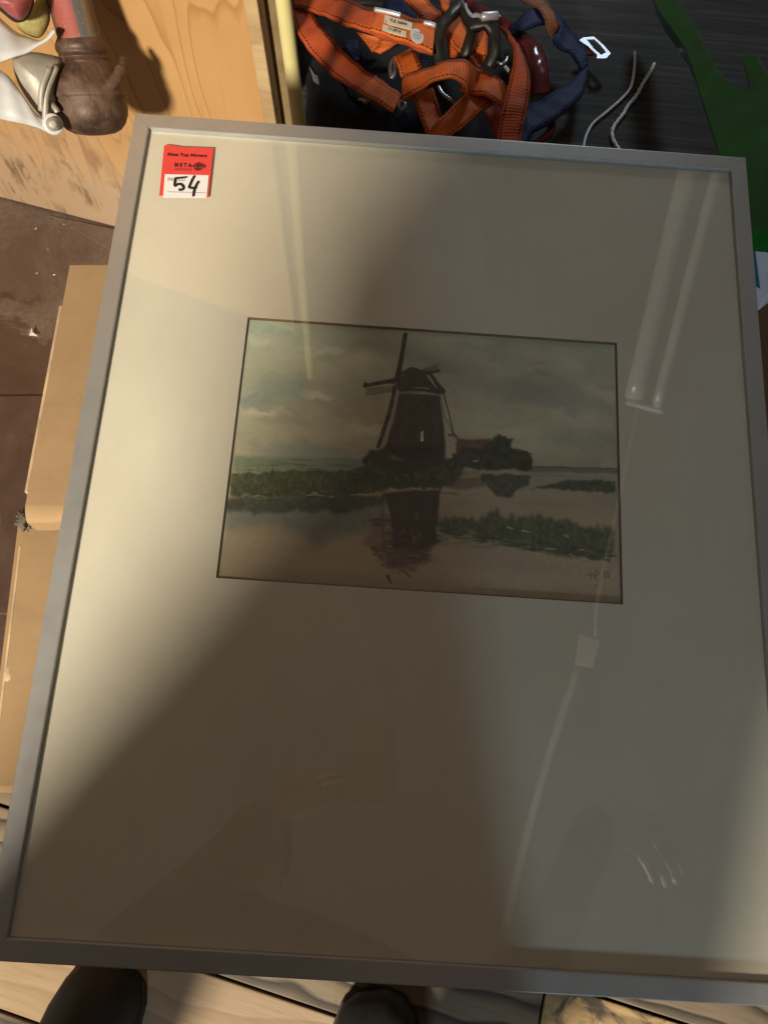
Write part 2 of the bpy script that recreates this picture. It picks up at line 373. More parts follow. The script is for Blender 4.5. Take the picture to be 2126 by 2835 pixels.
def m_translucent():
    t = NT('milky plastic line'); n = t.noise(t.vec(), 60, 3, .5); t.set(t.ramp(n, [(.3, (.80, .78, .74)), (.7, (.9, .88, .84))]), .5)
    tl = t.N.new('ShaderNodeBsdfTranslucent'); tl.inputs[0].default_value = (.92, .90, .86, 1); mx = t.N.new('ShaderNodeMixShader'); mx.inputs[0].default_value = .6
    t.L.new(t.p.outputs[0], mx.inputs[1]); t.L.new(tl.outputs[0], mx.inputs[2]); t.L.new(mx.outputs[0], t.N['Material Output'].inputs['Surface']); return t.m
M = dict(
    alu=m_aluminium(), glass=m_glass(), matb=m_matboard(), paint=m_paint(), card=m_cardboard(), ply=m_plywood(), phen=m_phenolic(), dark=m_darkwood(),
    bevel=m_plain('aged mat core', (.13, .075, .035), .9), back=m_plain('grey backing board', (.2, .18, .15), .9),
    cardd=m_cardboard('shade-darkened cardboard', (.20, .115, .065)), orange=m_webbing('orange webbing', (.78, .155, .022)),  # dark cardboard has the right box's shade put into its brown
    orange_shaded=m_webbing('shaded orange webbing', (.56, .090, .018)), blue=m_webbing('navy webbing', (.007, .018, .088), (.01, .012, .03)),  # deeper copy of the orange webbing, with the heap's shade in its colour
    brownw=m_webbing('tan brown webbing', (.33, .12, .055)), redv=m_plain('dark red vinyl', (.16, .012, .018), .2, 0, .3, 25, .25, .6),
    blackp=m_plain('black moulded loop', (.022, .018, .014), .42, 0, .3, 60, .2), pad=m_plain('black padding cloth', (.012, .011, .013), .85, 0, .4, 60, .6),
    chrome=m_plain('zinc plated steel', (.62, .64, .66), .26, .9, .12, 90, .1), buck=m_plain('pale alloy buckle', (.60, .63, .67), .42, .55, .1, 90, .1),
    lab=m_plain('cream label', (.68, .60, .43), .6, 0, .06, 120, .05), labw=m_plain('white round label', (.66, .64, .62), .55, 0, .1, 200, .05),
    ink=m_plain('black print', (.035, .030, .026), .7, 0, .2, 200, .02), inkred=m_plain('dark print on red', (.060, .012, .010), .7, 0, .2, 300, .02),
    marker=m_plain('black marker ink', (.012, .012, .013), .45, 0, .3, 200, .02), ink_g=m_plain('grey print', (.22, .20, .19), .7, 0, .1, 200, .02),
    red=m_plain('red paper', (.74, .060, .050), .55, 0, .05, 200, .04), white=m_plain('white paper', (.80, .78, .77), .6, 0, .03, 200, .04),
    rust=m_rust(), redpipe=m_redpipe(), silver=m_silver(), green=m_green(), wband=m_plain('white coated strip', (.62, .63, .64), .42, 0, .12, 22, .2),
    redk=m_plain('faded red plastic', (.36, .085, .085), .5, 0, .15, 70, .2), blackr=m_plain('black rubber', (.02, .015, .015), .7, 0, .3, 60, .3),
    olive=m_plain('olive yellow foam', (.36, .30, .11), .9, 0, .25, 130, .6), pole=m_plain('pale yellow plastic pole', (.72, .64, .30), .42, 0, .06, 14, .08),
    batten=m_plank('raw splintered batten', (.60, .44, .24), (.32, .19, .08), .5), brownb=m_plain('olive brown painted board', (.27, .195, .095), .6, 0, .25, 26, .2),
    plank=m_plank('pale floor plank', (.345, .245, .145), (.20, .115, .055), .45), plankw=m_plank('weathered floor plank', (.23, .17, .108), (.026, .020, .015), .98),
    planks=m_plank('stained floor plank', (.44, .29, .13), (.10, .065, .035), .5, .9), sub=m_plain('dark underfloor', (.012, .010, .008), .9),
    wire=m_plain('white plastic cord', (.82, .84, .88), .45, 0, .1, 200, .1), teal=m_plain('teal print', (.03, .13, .19), .5, 0, .2, 60, .05),
    pack=m_plain('white carton', (.60, .56, .60), .55, 0, .06, 40, .1), cloth=m_plain('black trouser cloth', (.012, .011, .012), .9, 0, .4, 90, .5),
    skin=m_plain('skin', (.52, .30, .22), .5, 0, .12, 60, .1), leather=m_plain('black shoe leather', (.008, .008, .008), .65, 0, .4, 50, .3),
    phone=m_plain('grey phone case', (.42, .40, .37), .6), grey=m_plain('grey steel post', (.62, .62, .61), .30, .15, .12, 30, .15),
    cord=m_translucent(), hair=m_plain('dark hair', (.03, .02, .015), .6), scrap=m_plain('white scrap', (.72, .70, .70), .7),
    crush=m_plain('crushed cardboard lining', (.11, .09, .07), .9, 0, .5, 90, .5), tape=m_plain('pale torn paper edge', (.50, .37, .23), .8))

# ------------------------------------------------------------------ floor
RA = math.atan2(-.30, 1.0)                                  # the boards run this way
floor = tag(box('floor', (-2.6, 2.6, -2.6, 3.2, -.06, -.030), M['sub'], bevel=0), kind='structure')
fr = Matrix.Rotation(RA, 4, 'Z')
p_ref = at_z(600, 2704, 0); loc_ref = fr.inverted() @ p_ref  # a joint passes here
PW = .1215
for i in range(-7, 7):
    y0 = loc_ref.y + i * PW
    key = 'plank' if i <= -1 else 'plankw'
    xs = [(-1.6, 1.5)] if i != 0 else [(-1.6, .255), (.258, 1.5)]
    for j, (x0, x1) in enumerate(xs):
        mat = M[key] if not (i == 0 and j == 1) else M['planks']
        if i in (-2, 2): mat = M['plankw']
        o = box('plank', (x0, x1, -PW / 2 + .0022, PW / 2 - .0022, -.028, 0), mat, floor, .002, 2)
        o.matrix_local = fr @ Matrix.Translation((0, y0 + PW / 2, random.uniform(-.0015, .0)))
# coated sheets over the planks on the far left
def sheet(name, pix, z, mat):
    pts = [at_z(x, y, z) for x, y in pix]
    return tag(slab(name, pts, (0, 0, 1), z - .001, mat, None, .0015, 1), kind='structure')
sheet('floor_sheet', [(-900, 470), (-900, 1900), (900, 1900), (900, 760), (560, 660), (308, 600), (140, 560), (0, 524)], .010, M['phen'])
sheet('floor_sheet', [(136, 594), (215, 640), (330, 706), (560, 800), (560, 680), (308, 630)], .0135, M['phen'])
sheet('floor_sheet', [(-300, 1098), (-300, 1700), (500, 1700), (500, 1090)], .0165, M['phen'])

# ------------------------------------------------------------------ plywood board and the uprights beside it
A0 = at_z(871, 782, 0); dirx = (at_z(0, 557, 0) - A0).normalized(); dirx.z = 0
nrm = V((0, 0, 1)).cross(dirx).normalized()
if nrm.dot(CAM - A0) < 0: nrm = -nrm
ply_m = Matrix.Translation(A0) @ Matrix((( dirx.x, -nrm.x, 0, 0), (dirx.y, -nrm.y, 0, 0), (0, 0, 1, 0), (0, 0, 0, 1)))
ply = box('plywood_board', (0.035, 1.7, 0, .021, .0150, 2.25), M['ply'], None, .0012, 1)
ply.matrix_world = ply_m
tag(ply, 'orange plywood board standing on edge with a scuffed dusty foot', 'board')
def upright(name, pxl, pxr, d_front, depth, ztop, mat, label, cat, zb=.001):
    """vertical strip whose visible width runs between two sight lines near the frame's top edge"""
    p0 = A0 + nrm * d_front; a = at_plane(pxl, 340, p0, nrm); b = at_plane(pxr, 340, p0, nrm)
    w = (b - a).length
    o = box(name, (0, w, 0, depth, zb, ztop), mat, None, .0012, 1)
    ex_ = (b - a).normalized(); ex_.z = 0; ex_.normalize(); ny = V((0, 0, 1)).cross(ex_)
    o.matrix_world = Matrix.Translation((a.x, a.y, 0)) @ Matrix(((ex_.x, ny.x, 0, 0), (ex_.y, ny.y, 0, 0), (0, 0, 1, 0), (0, 0, 0, 1)))
    return tag(o, label, cat)
upright('wooden_batten', 731, 763, .004, .022, 2.2, M['batten'], 'pale splintered wooden batten at the edge of the plywood', 'batten')
upright('brown_board', 769, 815, -.03, .018, 2.3, M['brownb'], 'narrow olive brown board between the batten and the yellow pole', 'board')
pb = at_d(827, 343, 1.262)
pole = tube('yellow_pole', [(pb.x, pb.y, .002), (pb.x, pb.y, .8), (pb.x - .004, pb.y - .004, 1.6), (pb.x - .006, pb.y - .008, 2.35)], .0102, M['pole'], None, 20, 6)
tag(pole, 'pale yellow plastic pole standing upright left of the orange harness', 'pole')

# ------------------------------------------------------------------ dark chest that carries the harness
ZB = .38
chest = empty('storage_chest', (.47, 1.27, 0)); chest.rotation_euler = (0, 0, math.radians(-9))
tag(chest, 'charcoal wood grained chest top under the harness', 'chest')
box('lid', (-.565, .85, -.55, .85, .352, .38), M['dark'], chest, .003, 2)
box('chest_body', (-.55, .83, -.53, .83, .002, .351), M['dark'], chest, .004, 2)

# ------------------------------------------------------------------ cardboard boxes under the picture
# far box: its left edge runs along the sight lines below
ZA, ZC = .588, .550
a0 = at_z(172, 731, ZA); a1 = at_z(50, 1372, ZA); e = (a1 - a0); rzA = math.atan2(e.y, e.x) + math.pi / 2
LA = e.length
bxA = empty('cardboard_box', (a1.x, a1.y, 0)); bxA.rotation_euler = (0, 0, rzA)
tag(bxA, 'upper cardboard box with a torn corner, by the brown floor', 'box', 'cardboard boxes under the picture')
def rounded_box(name, x0, x1, y0, y1, z0, z1, r, mat, parent):
    bm = bmesh.new(); prof = [(y1, z0), (y1, z1 - .002), (y1 - .002, z1)]
    for k in range(17):
        an = math.pi / 2 * k / 16; prof.append((y0 + r - r * math.sin(an), z1 - r * .72 + r * .72 * math.cos(an)))
    prof.append((y0, z0)); rows = []
    nx = 24
    for i in range(nx + 1):
        x = x0 + (x1 - x0) * i / nx; wob = lambda s: .0009 * math.sin(x * 37 + s * .21) + .0005 * math.sin(x * 90 + s * .1)
        rows.append([bm.verts.new((x, y + (wob(j) if 2 < j < len(prof) - 1 else 0), z + (wob(j + 5) * .5 if 1 < j < len(prof) - 1 else 0))) for j, (y, z) in enumerate(prof)])
    m = len(prof)
    for i in range(nx):
        for j in range(m): bm.faces.new((rows[i][j], rows[i + 1][j], rows[i + 1][(j + 1) % m], rows[i][(j + 1) % m]))
    bm.faces.new(rows[0]); bm.faces.new(rows[-1][::-1])
    return link(name, bm_mesh(name, bm), mat, parent)
rounded_box('carton_body', .004, .52, .003, LA - .03, .018, ZA - .0315, .02, M['card'], bxA)
rounded_box('top_flap', .009, .52, -.024, LA, ZA - .030, ZA, .013, M['card'], bxA)
box('edge_strip', (.0045, .0085, .004, LA - .055, ZA - .028, ZA - .0012), M['tape'], bxA, .0008, 1)
# torn corner: crumpled corrugated lining
bm = bmesh.new(); bmesh.ops.create_icosphere(bm, subdivisions=4, radius=.0078)
for v in bm.verts:
    k = 1 + .38 * math.sin(v.co.x * 900 + v.co.y * 500) * math.cos(v.co.z * 700) + .16 * math.sin(v.co.y * 2400 + v.co.x * 1500); v.co *= k; v.co.y *= 1.25; v.co.z *= .8
o = link('torn_corner', bm_mesh('torn_corner', bm), M['crush'], bxA, True); o.location = (.000, -.016, ZA - .022)
# near box
c0 = at_z(36, 1434, ZC); c1 = at_z(-60, 2197, ZC); e = c1 - c0; rzC = math.atan2(e.y, e.x) + math.pi / 2; LC = e.length
bxC = empty('cardboard_box', (c1.x, c1.y, 0)); bxC.rotation_euler = (0, 0, rzC)
tag(bxC, 'lower cardboard box nearest the pale floor planks', 'box', 'cardboard boxes under the picture')
rounded_box('carton_body', .004, .52, .003, LC - .002, .002, ZC - .0045, .012, M['card'], bxC)
rounded_box('top_flap', .012, .52, 0, LC - .002, ZC - .0042, ZC, .003, M['card'], bxC)
box('edge_strip', (.0085, .0115, .01, LC - .03, ZC - .004, ZC - .001), M['tape'], bxC, .0008, 1)
pd = bxC.matrix_basis.inverted() @ at_z(22, 1868, ZC)
bm = bmesh.new(); bmesh.ops.create_icosphere(bm, subdivisions=2, radius=.004)
for v in bm.verts: v.co.z *= .25; v.co.y *= 2.2; v.co.x *= .8 + .5 * math.sin(v.co.y * 900)
o = link('puncture_tear', bm_mesh('puncture_tear', bm), M['tape'], bxC); o.location = (pd.x, pd.y, ZC)
# support below the far box
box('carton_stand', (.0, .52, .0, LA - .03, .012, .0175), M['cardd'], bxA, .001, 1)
# dark box at the right
r0 = at_z(2085, 1010, .50)
bxR = empty('cardboard_box', (r0.x, r0.y, 0)); bxR.rotation_euler = (0, 0, math.radians(-6))
tag(bxR, 'shaded dark brown box beneath the right side of the picture', 'box', 'cardboard boxes under the picture')
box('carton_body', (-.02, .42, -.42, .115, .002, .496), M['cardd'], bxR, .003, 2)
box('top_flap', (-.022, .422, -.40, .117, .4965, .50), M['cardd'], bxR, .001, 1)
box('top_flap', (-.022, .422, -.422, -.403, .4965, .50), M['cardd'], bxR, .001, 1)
# white and teal packet standing on it
q0 = at_z(2097, 862, .501)
pk = empty('white_packet', (q0.x, q0.y, .501)); pk.rotation_euler = (0, 0, math.radians(38))
tag(pk, 'white carton packet with teal print at the right edge behind the frame', 'packet')
box('packet_body', (0, .16, 0, .085, 0, .075), M['pack'], pk, .002, 2)
me = mesh('printed_corner', [(-.0008, .012, .03), (-.0008, .0845, .02), (-.0008, .0845, .074), (-.0008, .045, .074)], [(0, 1, 2, 3)])
link('printed_corner', me, M['teal'], pk)

# ------------------------------------------------------------------ the framed picture
PT = V((-0.25496552, 0.7161194, 0.67900523))
EX = V((0.99631124, -0.07282401, -0.04539366)); EY = V((-0.07842194, -0.98745089, -0.1370793)); EZ = EX.cross(EY).normalized()
PW_, PH_ = .65, .8003
pic = empty('framed_picture'); 
pic.matrix_world = Matrix(((EX.x, -EY.x, -EZ.x, PT.x), (EX.y, -EY.y, -EZ.y, PT.y), (EX.z, -EY.z, -EZ.z, PT.z), (0, 0, 0, 1)))
tag(pic, 'windmill watercolour in a wide cream mat and narrow champagne metal frame', 'picture')
PINV = pic.matrix_world.inverted(); PN = -EZ
def loc(px, py, depth=0.0):
    """point of the picture's own plane, local x right, y up, from its top left corner"""
    q = PINV @ at_plane(px, py, PT - PN * depth, PN); return (q.x, q.y)
FW, FD = .0164, .030
def bar(name, a, b, ina, inb):
    """mitred bar: outer a->b, inner ina->inb (local xy)"""
    a, b, ina, inb = map(V, (a, b, ina, inb)); bm = bmesh.new(); g = .00012
    d = (b - a).normalized(); a = a + d * g; b = b - d * g; ina = ina + d * g; inb = inb - d * g
    top = [bm.verts.new((p.x, p.y, 0)) for p in (a, b, inb, ina)]; bot = [bm.verts.new((p.x, p.y, -FD)) for p in (a, b, inb, ina)]
    bm.faces.new(top); bm.faces.new(bot[::-1])
    for i in range(4): bm.faces.new((top[i], bot[i], bot[(i + 1) % 4], top[(i + 1) % 4]))
    es = [e for e in bm.edges if all(v.co.z > -.001 for v in e.verts) and abs((e.verts[0].co - e.verts[1].co).normalized().dot(V((d.x, d.y, 0)))) > .99]
    bmesh.ops.bevel(bm, geom=es, offset=.0009, segments=2, affect='EDGES', profile=.6)
    return link(name, bm_mesh(name, bm), M['alu'], pic)
o4 = [(0, 0), (PW_, 0), (PW_, -PH_), (0, -PH_)]; i4 = [(FW, -FW), (PW_ - FW, -FW), (PW_ - FW, -PH_ + FW), (FW, -PH_ + FW)]
for k in range(4): bar('frame_bar', o4[k], o4[(k + 1) % 4], i4[k], i4[(k + 1) % 4])
gx0, gx1, gy0, gy1 = FW + .0002, PW_ - FW - .0002, -PH_ + FW + .0002, -FW - .0002
ZG = -.0030
box('glass_pane', (gx0, gx1, gy0, gy1, ZG - .002, ZG), M['glass'], pic, 0)
ZM = -.0058                                                  # mat face
win = [loc(683, 882, .0072), loc(1706, 947, .0072), loc(1724, 1674, .0072), loc(602, 1602, .0072)]
wx0 = (win[0][0] + win[3][0]) / 2; wx1 = (win[1][0] + win[2][0]) / 2; wy1 = (win[0][1] + win[1][1]) / 2; wy0 = (win[2][1] + win[3][1]) / 2
def ring(z0, r0, z1, r1):
    vs = [(x, y, z0) for x, y in r0] + [(x, y, z1) for x, y in r1]
    return vs, [(i, (i + 1) % 4, 4 + (i + 1) % 4, 4 + i) for i in range(4)]
ro = [(gx0, gy1), (gx1, gy1), (gx1, gy0), (gx0, gy0)]; ri = [(wx0, wy1), (wx1, wy1), (wx1, wy0), (wx0, wy0)]
bvl = .0016; rl = [(wx0 + bvl, wy1 - bvl), (wx1 - bvl, wy1 - bvl), (wx1 - bvl, wy0 + bvl), (wx0 + bvl, wy0 + bvl)]
vs, fs = ring(ZM, ro, ZM, ri); vs += [(x, y, ZM - .0022) for x, y in rl] + [(x, y, ZM - .0022) for x, y in ro]
fs += [(4 + i, 4 + (i + 1) % 4, 8 + (i + 1) % 4, 8 + i) for i in range(4)] + [(8 + i, 8 + (i + 1) % 4, 12 + (i + 1) % 4, 12 + i) for i in range(4)]
me = mesh('mat_board', vs, fs); matb = link('mat_board', me, [M['matb'], M['bevel']], pic)
for i in range(4, 8): me.polygons[i].material_index = 1
box('backing_board', (gx0, gx1, gy0, gy1, -.020, ZM - .0030), M['back'], pic, 0)

# ---- the watercolour: pigment computed on a fine grid
NX, NY = 620, 430
def homog(src, dst):
    A = []
    for (x, y), (u, v) in zip(src, dst):
        A.append([x, y, 1, 0, 0, 0, -u * x, -u * y, -u]); A.append([0, 0, 0, x, y, 1, -v * x, -v * y, -v])
    return np.linalg.svd(np.array(A, float))[2][-1].reshape(3, 3)
HQ = homog([(168, 58), (1584, 147), (1609, 1153), (58, 1052)], [(0, 0), (1, 0), (1, 1), (0, 1)])
def zc(p):                                                   # sketch coordinates -> canvas pixels
    q = HQ @ np.array([p[0], p[1], 1.0]); return q[0] / q[2] * (NX - 1), q[1] / q[2] * (NY - 1)
def zd(p):                                                   # detail sketch of the mill -> overall sketch
    return ((950 + p[0] / 4.1475 - 560) * 1.3825, (880 + p[1] / 4.1475 - 840) * 1.3825)
def ze(p): return ((950 + p[0] / 4.1475 - 560) * 1.3825, (1250 + p[1] / 4.1475 - 840) * 1.3825)   # detail of the mirror image
def zf(p): return ((1200 + p[0] / 2.9625 - 560) * 1.3825, (1300 + p[1] / 2.9625 - 840) * 1.3825)  # right bank detail
def zg(p): return ((600 + p[0] / 3.318 - 560) * 1.3825, (1100 + p[1] / 3.318 - 840) * 1.3825)     # left bank detail
yy, xx = np.mgrid[0:NY, 0:NX].astype(float)
def vnoise(sx, sy, octs=4, gain=.55):
    out = np.zeros((NY, NX)); amp = 1; tot = 0
    for o in range(octs):
        gx, gy = max(2, int(NX / sx * 2 ** o)), max(2, int(NY / sy * 2 ** o)); g = RNG.random((gy + 2, gx + 2))
        fx = xx / NX * gx; fy = yy / NY * gy; ix = fx.astype(int); iy = fy.astype(int); tx = fx - ix; ty = fy - iy
        tx = tx * tx * (3 - 2 * tx); ty = ty * ty * (3 - 2 * ty)
        out += amp * ((g[iy, ix] * (1 - tx) + g[iy, ix + 1] * tx) * (1 - ty) + (g[iy + 1, ix] * (1 - tx) + g[iy + 1, ix + 1] * tx) * ty); tot += amp; amp *= gain
    return out / tot
def blur(a, r):
    r = int(r)
    if r < 1: return a
    for _ in range(2):
        for ax in (0, 1):
            p = [(0, 0), (0, 0)]; p[ax] = (r + 1, r); c = np.cumsum(np.pad(a, p, 'edge'), axis=ax)
            n = a.shape[ax]; sl = lambda s: tuple(slice(s, s + n) if k == ax else slice(None) for k in (0, 1))
            a = (c[sl(2 * r + 1)] - c[sl(0)]) / (2 * r + 1)
    return a
canvas = np.zeros((NY, NX, 3))
WX, WY = (vnoise(14, 14, 3) - .5), (vnoise(14, 14, 3) - .5); WX2, WY2 = (vnoise(45, 45, 3) - .5), (vnoise(45, 45, 3) - .5)
GR = .5 + (vnoise(6, 6, 3) - .5) * .7; ROWN = vnoise(90, 5, 3) - .5; COLN = vnoise(5, 40, 3) - .5; DRY = vnoise(22, 3.5, 3)
def lay(mask, col, alpha=1.0, gran=.3):
    m = np.clip(mask * alpha * (1 + gran * (GR - .5) * 2), 0, 1)[..., None]; canvas[:] = canvas * (1 - m) + np.array(col) * m
def poly(pts, col, alpha=1.0, soft=1, rough=4, conv=None, gran=.3, row=0.0, colr=0.0):
    P = [zc(conv(p) if conv else p) for p in pts]
    lay(blur(inside(P, xx + WX * rough + WX2 * rough + ROWN * row, yy + WY * rough + WY2 * rough + COLN * colr).astype(float), soft), col, alpha, gran)
def seg_d(P, x, y):
    d = np.full(x.shape, 1e9); tt = np.zeros(x.shape); n = len(P) - 1
    for i in range(n):
        ax, ay = P[i]; bx, by = P[i + 1]; L = (bx - ax) ** 2 + (by - ay) ** 2 + 1e-9
        t = np.clip(((x - ax) * (bx - ax) + (y - ay) * (by - ay)) / L, 0, 1); dd = np.hypot(x - ax - t * (bx - ax), y - ay - t * (by - ay))
        k = dd < d; d[k] = dd[k]; tt[k] = ((i + t) / n)[k]
    return d, tt
def line(pts, w, col, alpha=1.0, conv=None, rough=1.2, soft=.9, w2=None, gran=.3, dab=False):
    dab = dab and w > 1.25; P = [zc(conv(p) if conv else p) for p in pts]; m = 8 + w
    x0 = int(max(0, min(p[0] for p in P) - m)); x1 = int(min(NX, max(p[0] for p in P) + m)); y0 = int(max(0, min(p[1] for p in P) - m)); y1 = int(min(NY, max(p[1] for p in P) + m))
    if x1 <= x0 or y1 <= y0: return
    s = (slice(y0, y1), slice(x0, x1)); d, t = seg_d(P, xx[s] + WX[s] * rough * 2, yy[s] + WY[s] * rough * 2)
    ww = w / 2 + ((w2 - w) / 2 * t if w2 is not None else 0)
    if dab: ww = ww * (.25 + .75 * np.sqrt(np.clip(4 * t * (1 - t), 0, 1)))
    k = np.clip((ww - d) / soft + .5, 0, 1) * alpha * (np.clip((DRY[s] - .30) * 4, .15, 1) if dab else 1.0) * (1 + gran * (GR[s] - .5) * 2); k = np.clip(k, 0, 1)[..., None]
    canvas[s] = canvas[s] * (1 - k) + np.array(col) * k
def blob(c, rx, ry, col, alpha=1.0, soft=.5, rough=10, conv=None):
    x, y = zc(conv(c) if conv else c); d = np.hypot((xx - x + WX2 * rough * 2 + WX * rough + ROWN * 12) / rx, (yy - y + WY2 * rough * 2 + WY * rough) / ry)
    lay(np.clip((1 - d) / soft, 0, 1), col, alpha)
ru = random.Random(5)
# sky and water washes
fy = yy / NY; fx = xx / NX
c_lo = np.array((.47, .42, .31)); c_hi = np.array((.46, .455, .36)); n1 = vnoise(130, 60, 5); n2 = vnoise(240, 110, 4)
sky = c_hi * (1 - np.clip(fy * 1.7, 0, 1))[..., None] + c_lo * np.clip(fy * 1.7, 0, 1)[..., None]
canvas[:] = sky * (.42 + .78 * n1 + .16 * n2)[..., None]
g_ = np.clip(1 - fx * 3.2, 0, 1) * np.clip(1 - fy * 1.6, 0, 1)
canvas[:] = canvas * (1 - .55 * g_[..., None]) + np.array((.43, .47, .39)) * .55 * g_[..., None]
for c, rx, ry, col, a in [((300, 330), 90, 30, (.30, .33, .29), .6), ((190, 375), 60, 20, (.26, .30, .28), .55), ((520, 160), 70, 26, (.33, .34, .29), .45),
                          ((470, 180), 44, 11, (.56, .53, .43), .5), ((200, 140), 40, 12, (.56, .56, .46), .5), ((430, 345), 50, 12, (.58, .52, .40), .55), ((230, 415), 60, 11, (.60, .54, .41), .55),
                          ((520, 390), 80, 16, (.36, .32, .25), .4), ((640, 480), 55, 18, (.57, .51, .39), .55), ((1130, 170), 110, 26, (.30, .30, .25), .55), ((1000, 230), 70, 40, (.40, .37, .29), .35),
                          ((1240, 180), 55, 20, (.53, .46, .37), .45), ((1430, 270), 60, 34, (.52, .49, .41), .5), ((1290, 330), 110, 28, (.33, .32, .28), .5), ((1450, 430), 80, 34, (.52, .49, .41), .55),
                          ((1080, 420), 110, 20, (.50, .44, .35), .4), ((1420, 530), 120, 24, (.34, .34, .31), .5), ((1160, 490), 70, 14, (.53, .46, .36), .45), ((380, 560), 150, 26, (.27, .31, .28), .6),
                          ((620, 380), 60, 14, (.36, .32, .26), .4), ((250, 90), 90, 18, (.45, .52, .44), .5), ((1530, 210), 60, 40, (.36, .36, .32), .35), ((340, 440), 100, 13, (.34, .31, .25), .4),
                          ((1020, 300), 120, 22, (.32, .30, .24), .5), ((700, 130), 70, 20, (.36, .35, .29), .5), ((1380, 380), 90, 20, (.33, .33, .29), .5), ((560, 300), 70, 18, (.37, .35, .28), .45), ((1500, 330), 60, 16, (.54, .50, .41), .45), ((1300, 240), 60, 12, (.53, .47, .38), .4), ((150, 500), 80, 16, (.42, .38, .29), .4)]:
    blob(c, rx * .78, ry * .8, col, a, .6, 16)
poly([(100, 745), (700, 735), (920, 720), (1600, 715), (1620, 1170), (50, 1060)], (.385, .325, .238), .95, 2, 5)
wat = vnoise(160, 30, 4); canvas[:] = np.where((fy > .58)[..., None], canvas * (.86 + .28 * wat)[..., None], canvas)
poly([(85, 760), (690, 760), (720, 850), (620, 880), (520, 900), (440, 930), (380, 880), (260, 850), (190, 870), (80, 850)], (.20, .225, .20), .72, 6, 16, row=14)
poly([(92, 740), (700, 735), (690, 770), (560, 800), (380, 800), (230, 810), (150, 800), (90, 790)], (.088, .102, .066), .92, 2, 9, colr=10)
# fields and the left bank
poly([(115, 585), (420, 590), (700, 600), (690, 650), (110, 650)], (.22, .26, .19), .8, 2, 3)
for k in range(26):
    x = ru.uniform(110, 560); y = 588 + ru.uniform(0, 60); line([(x, y), (x + ru.uniform(60, 190), y + ru.uniform(0, 8))], ru.uniform(1, 4), ru.choice([(.12, .17, .10), (.30, .34, .24), (.17, .21, .11), (.10, .13, .08)]), .6, dab=True)
poly([(105, 655), (330, 640), (520, 640), (620, 625), (700, 610), (960, 600), (960, 700), (700, 715), (560, 738), (420, 745), (230, 742), (98, 735)], (.088, .096, .045), .94, 1, 6, colr=8)
for k in range(300):
    x = ru.uniform(100, 640); y = ru.uniform(655, 735); h = ru.uniform(8, 30); line([(x, y), (x + ru.uniform(-4, 4), y - h)], ru.uniform(.7, 2.2), ru.choice([(.055, .065, .030), (.15, .17, .075), (.19, .21, .11), (.08, .10, .045), (.13, .11, .05)]), .6, dab=True)
for k in range(60):
    x = ru.uniform(110, 950); y = ru.uniform(640, 730); line([(x, y), (x + ru.uniform(20, 90), y + ru.uniform(-3, 4))], ru.uniform(1, 3.5), ru.choice([(.06, .07, .035), (.16, .175, .085), (.09, .11, .05)]), .55, dab=True)
for x0, x1, y in [(195, 240, 741), (390, 468, 737), (560, 640, 735), (415, 440, 729), (650, 770, 716), (270, 280, 740), (480, 500, 744)]:
    line([(x0, y), ((x0 + x1) / 2, y - 4), (x1, y + 2)], 1.6, (.50, .45, .34), .75, dab=True)
line([(640, 665), (641, 712)], 1.6, (.42, .40, .30), .7); line([(665, 640), (690, 630), (720, 636)], 2, (.36, .35, .25), .75)
line([(480, 622), (560, 640), (640, 662)], 1.6, (.30, .32, .22), .5)
poly([(100, 730), (130, 720), (150, 740), (150, 790), (100, 800)], (.10, .075, .045), .5, 2, 8)
# right distance
poly([(1200, 618), (1600, 628), (1600, 650), (1200, 640)], (.16, .19, .165), .8, 1, 3); line([(1240, 622), (1590, 630)], 2, (.10, .13, .11), .8); line([(1270, 655), (1560, 668)], 2.4, (.11, .13, .10), .75)
poly([(1180, 640), (1600, 655), (1600, 735), (920, 720), (950, 680)], (.37, .335, .255), .75, 2, 4)
poly([(1245, 702), (1330, 690), (1400, 672), (1590, 680), (1592, 722), (1480, 720), (1330, 706)], (.075, .095, .055), .9, 1, 6, row=10, colr=5)
blob((1440, 690), 22, 8, (.10, .11, .12), .7, .5, 6)
poly([(930, 650), (1060, 640), (1090, 700), (980, 715), (930, 700)], (.17, .125, .085), .7, 2, 6); poly([(950, 655), (1070, 648), (1060, 664), (960, 668)], (.42, .34, .25), .6, 1, 4)
# trees, house and their mirror image
poly([(968, 530), (985, 518), (1108, 515), (1112, 575), (970, 580)], (.145, .085, .050), .9, 1, 3)
poly([(1065, 645), (1255, 650), (1250, 680), (1190, 715), (1185, 738), (1130, 738), (1090, 700), (1068, 670)], (.080, .086, .054), .90, 1, 9, row=8)
def bush(cx, cy, rx, ry, n, cols, s=9):
    for k in range(n):
        a = ru.uniform(0, 6.28); r = math.sqrt(ru.random()); blob((cx + rx * r * math.cos(a), cy + ry * r * math.sin(a)), ru.uniform(.4, 1) * s, ru.uniform(.35, .8) * s, ru.choice(cols), .8, .4, 5)
GD = [(.050, .060, .034), (.065, .075, .040), (.085, .095, .050), (.045, .055, .036)]
poly([(960, 575), (1000, 545), (1060, 560), (1100, 528), (1135, 498), (1160, 512), (1192, 516), (1182, 548), (1232, 560), (1264, 600), (1256, 632), (1060, 632), (960, 625)], (.055, .062, .036), .93, 1, 7)
bush(1165, 590, 88, 34, 50, GD, 10); bush(1150, 530, 30, 22, 20, GD, 8); bush(1000, 588, 55, 24, 26, [(.06, .07, .035), (.09, .085, .045)], 9); bush(1225, 600, 30, 22, 16, GD, 9)
line([(1035, 602), (1052, 600)], 2.2, (.5, .46, .36), .8)
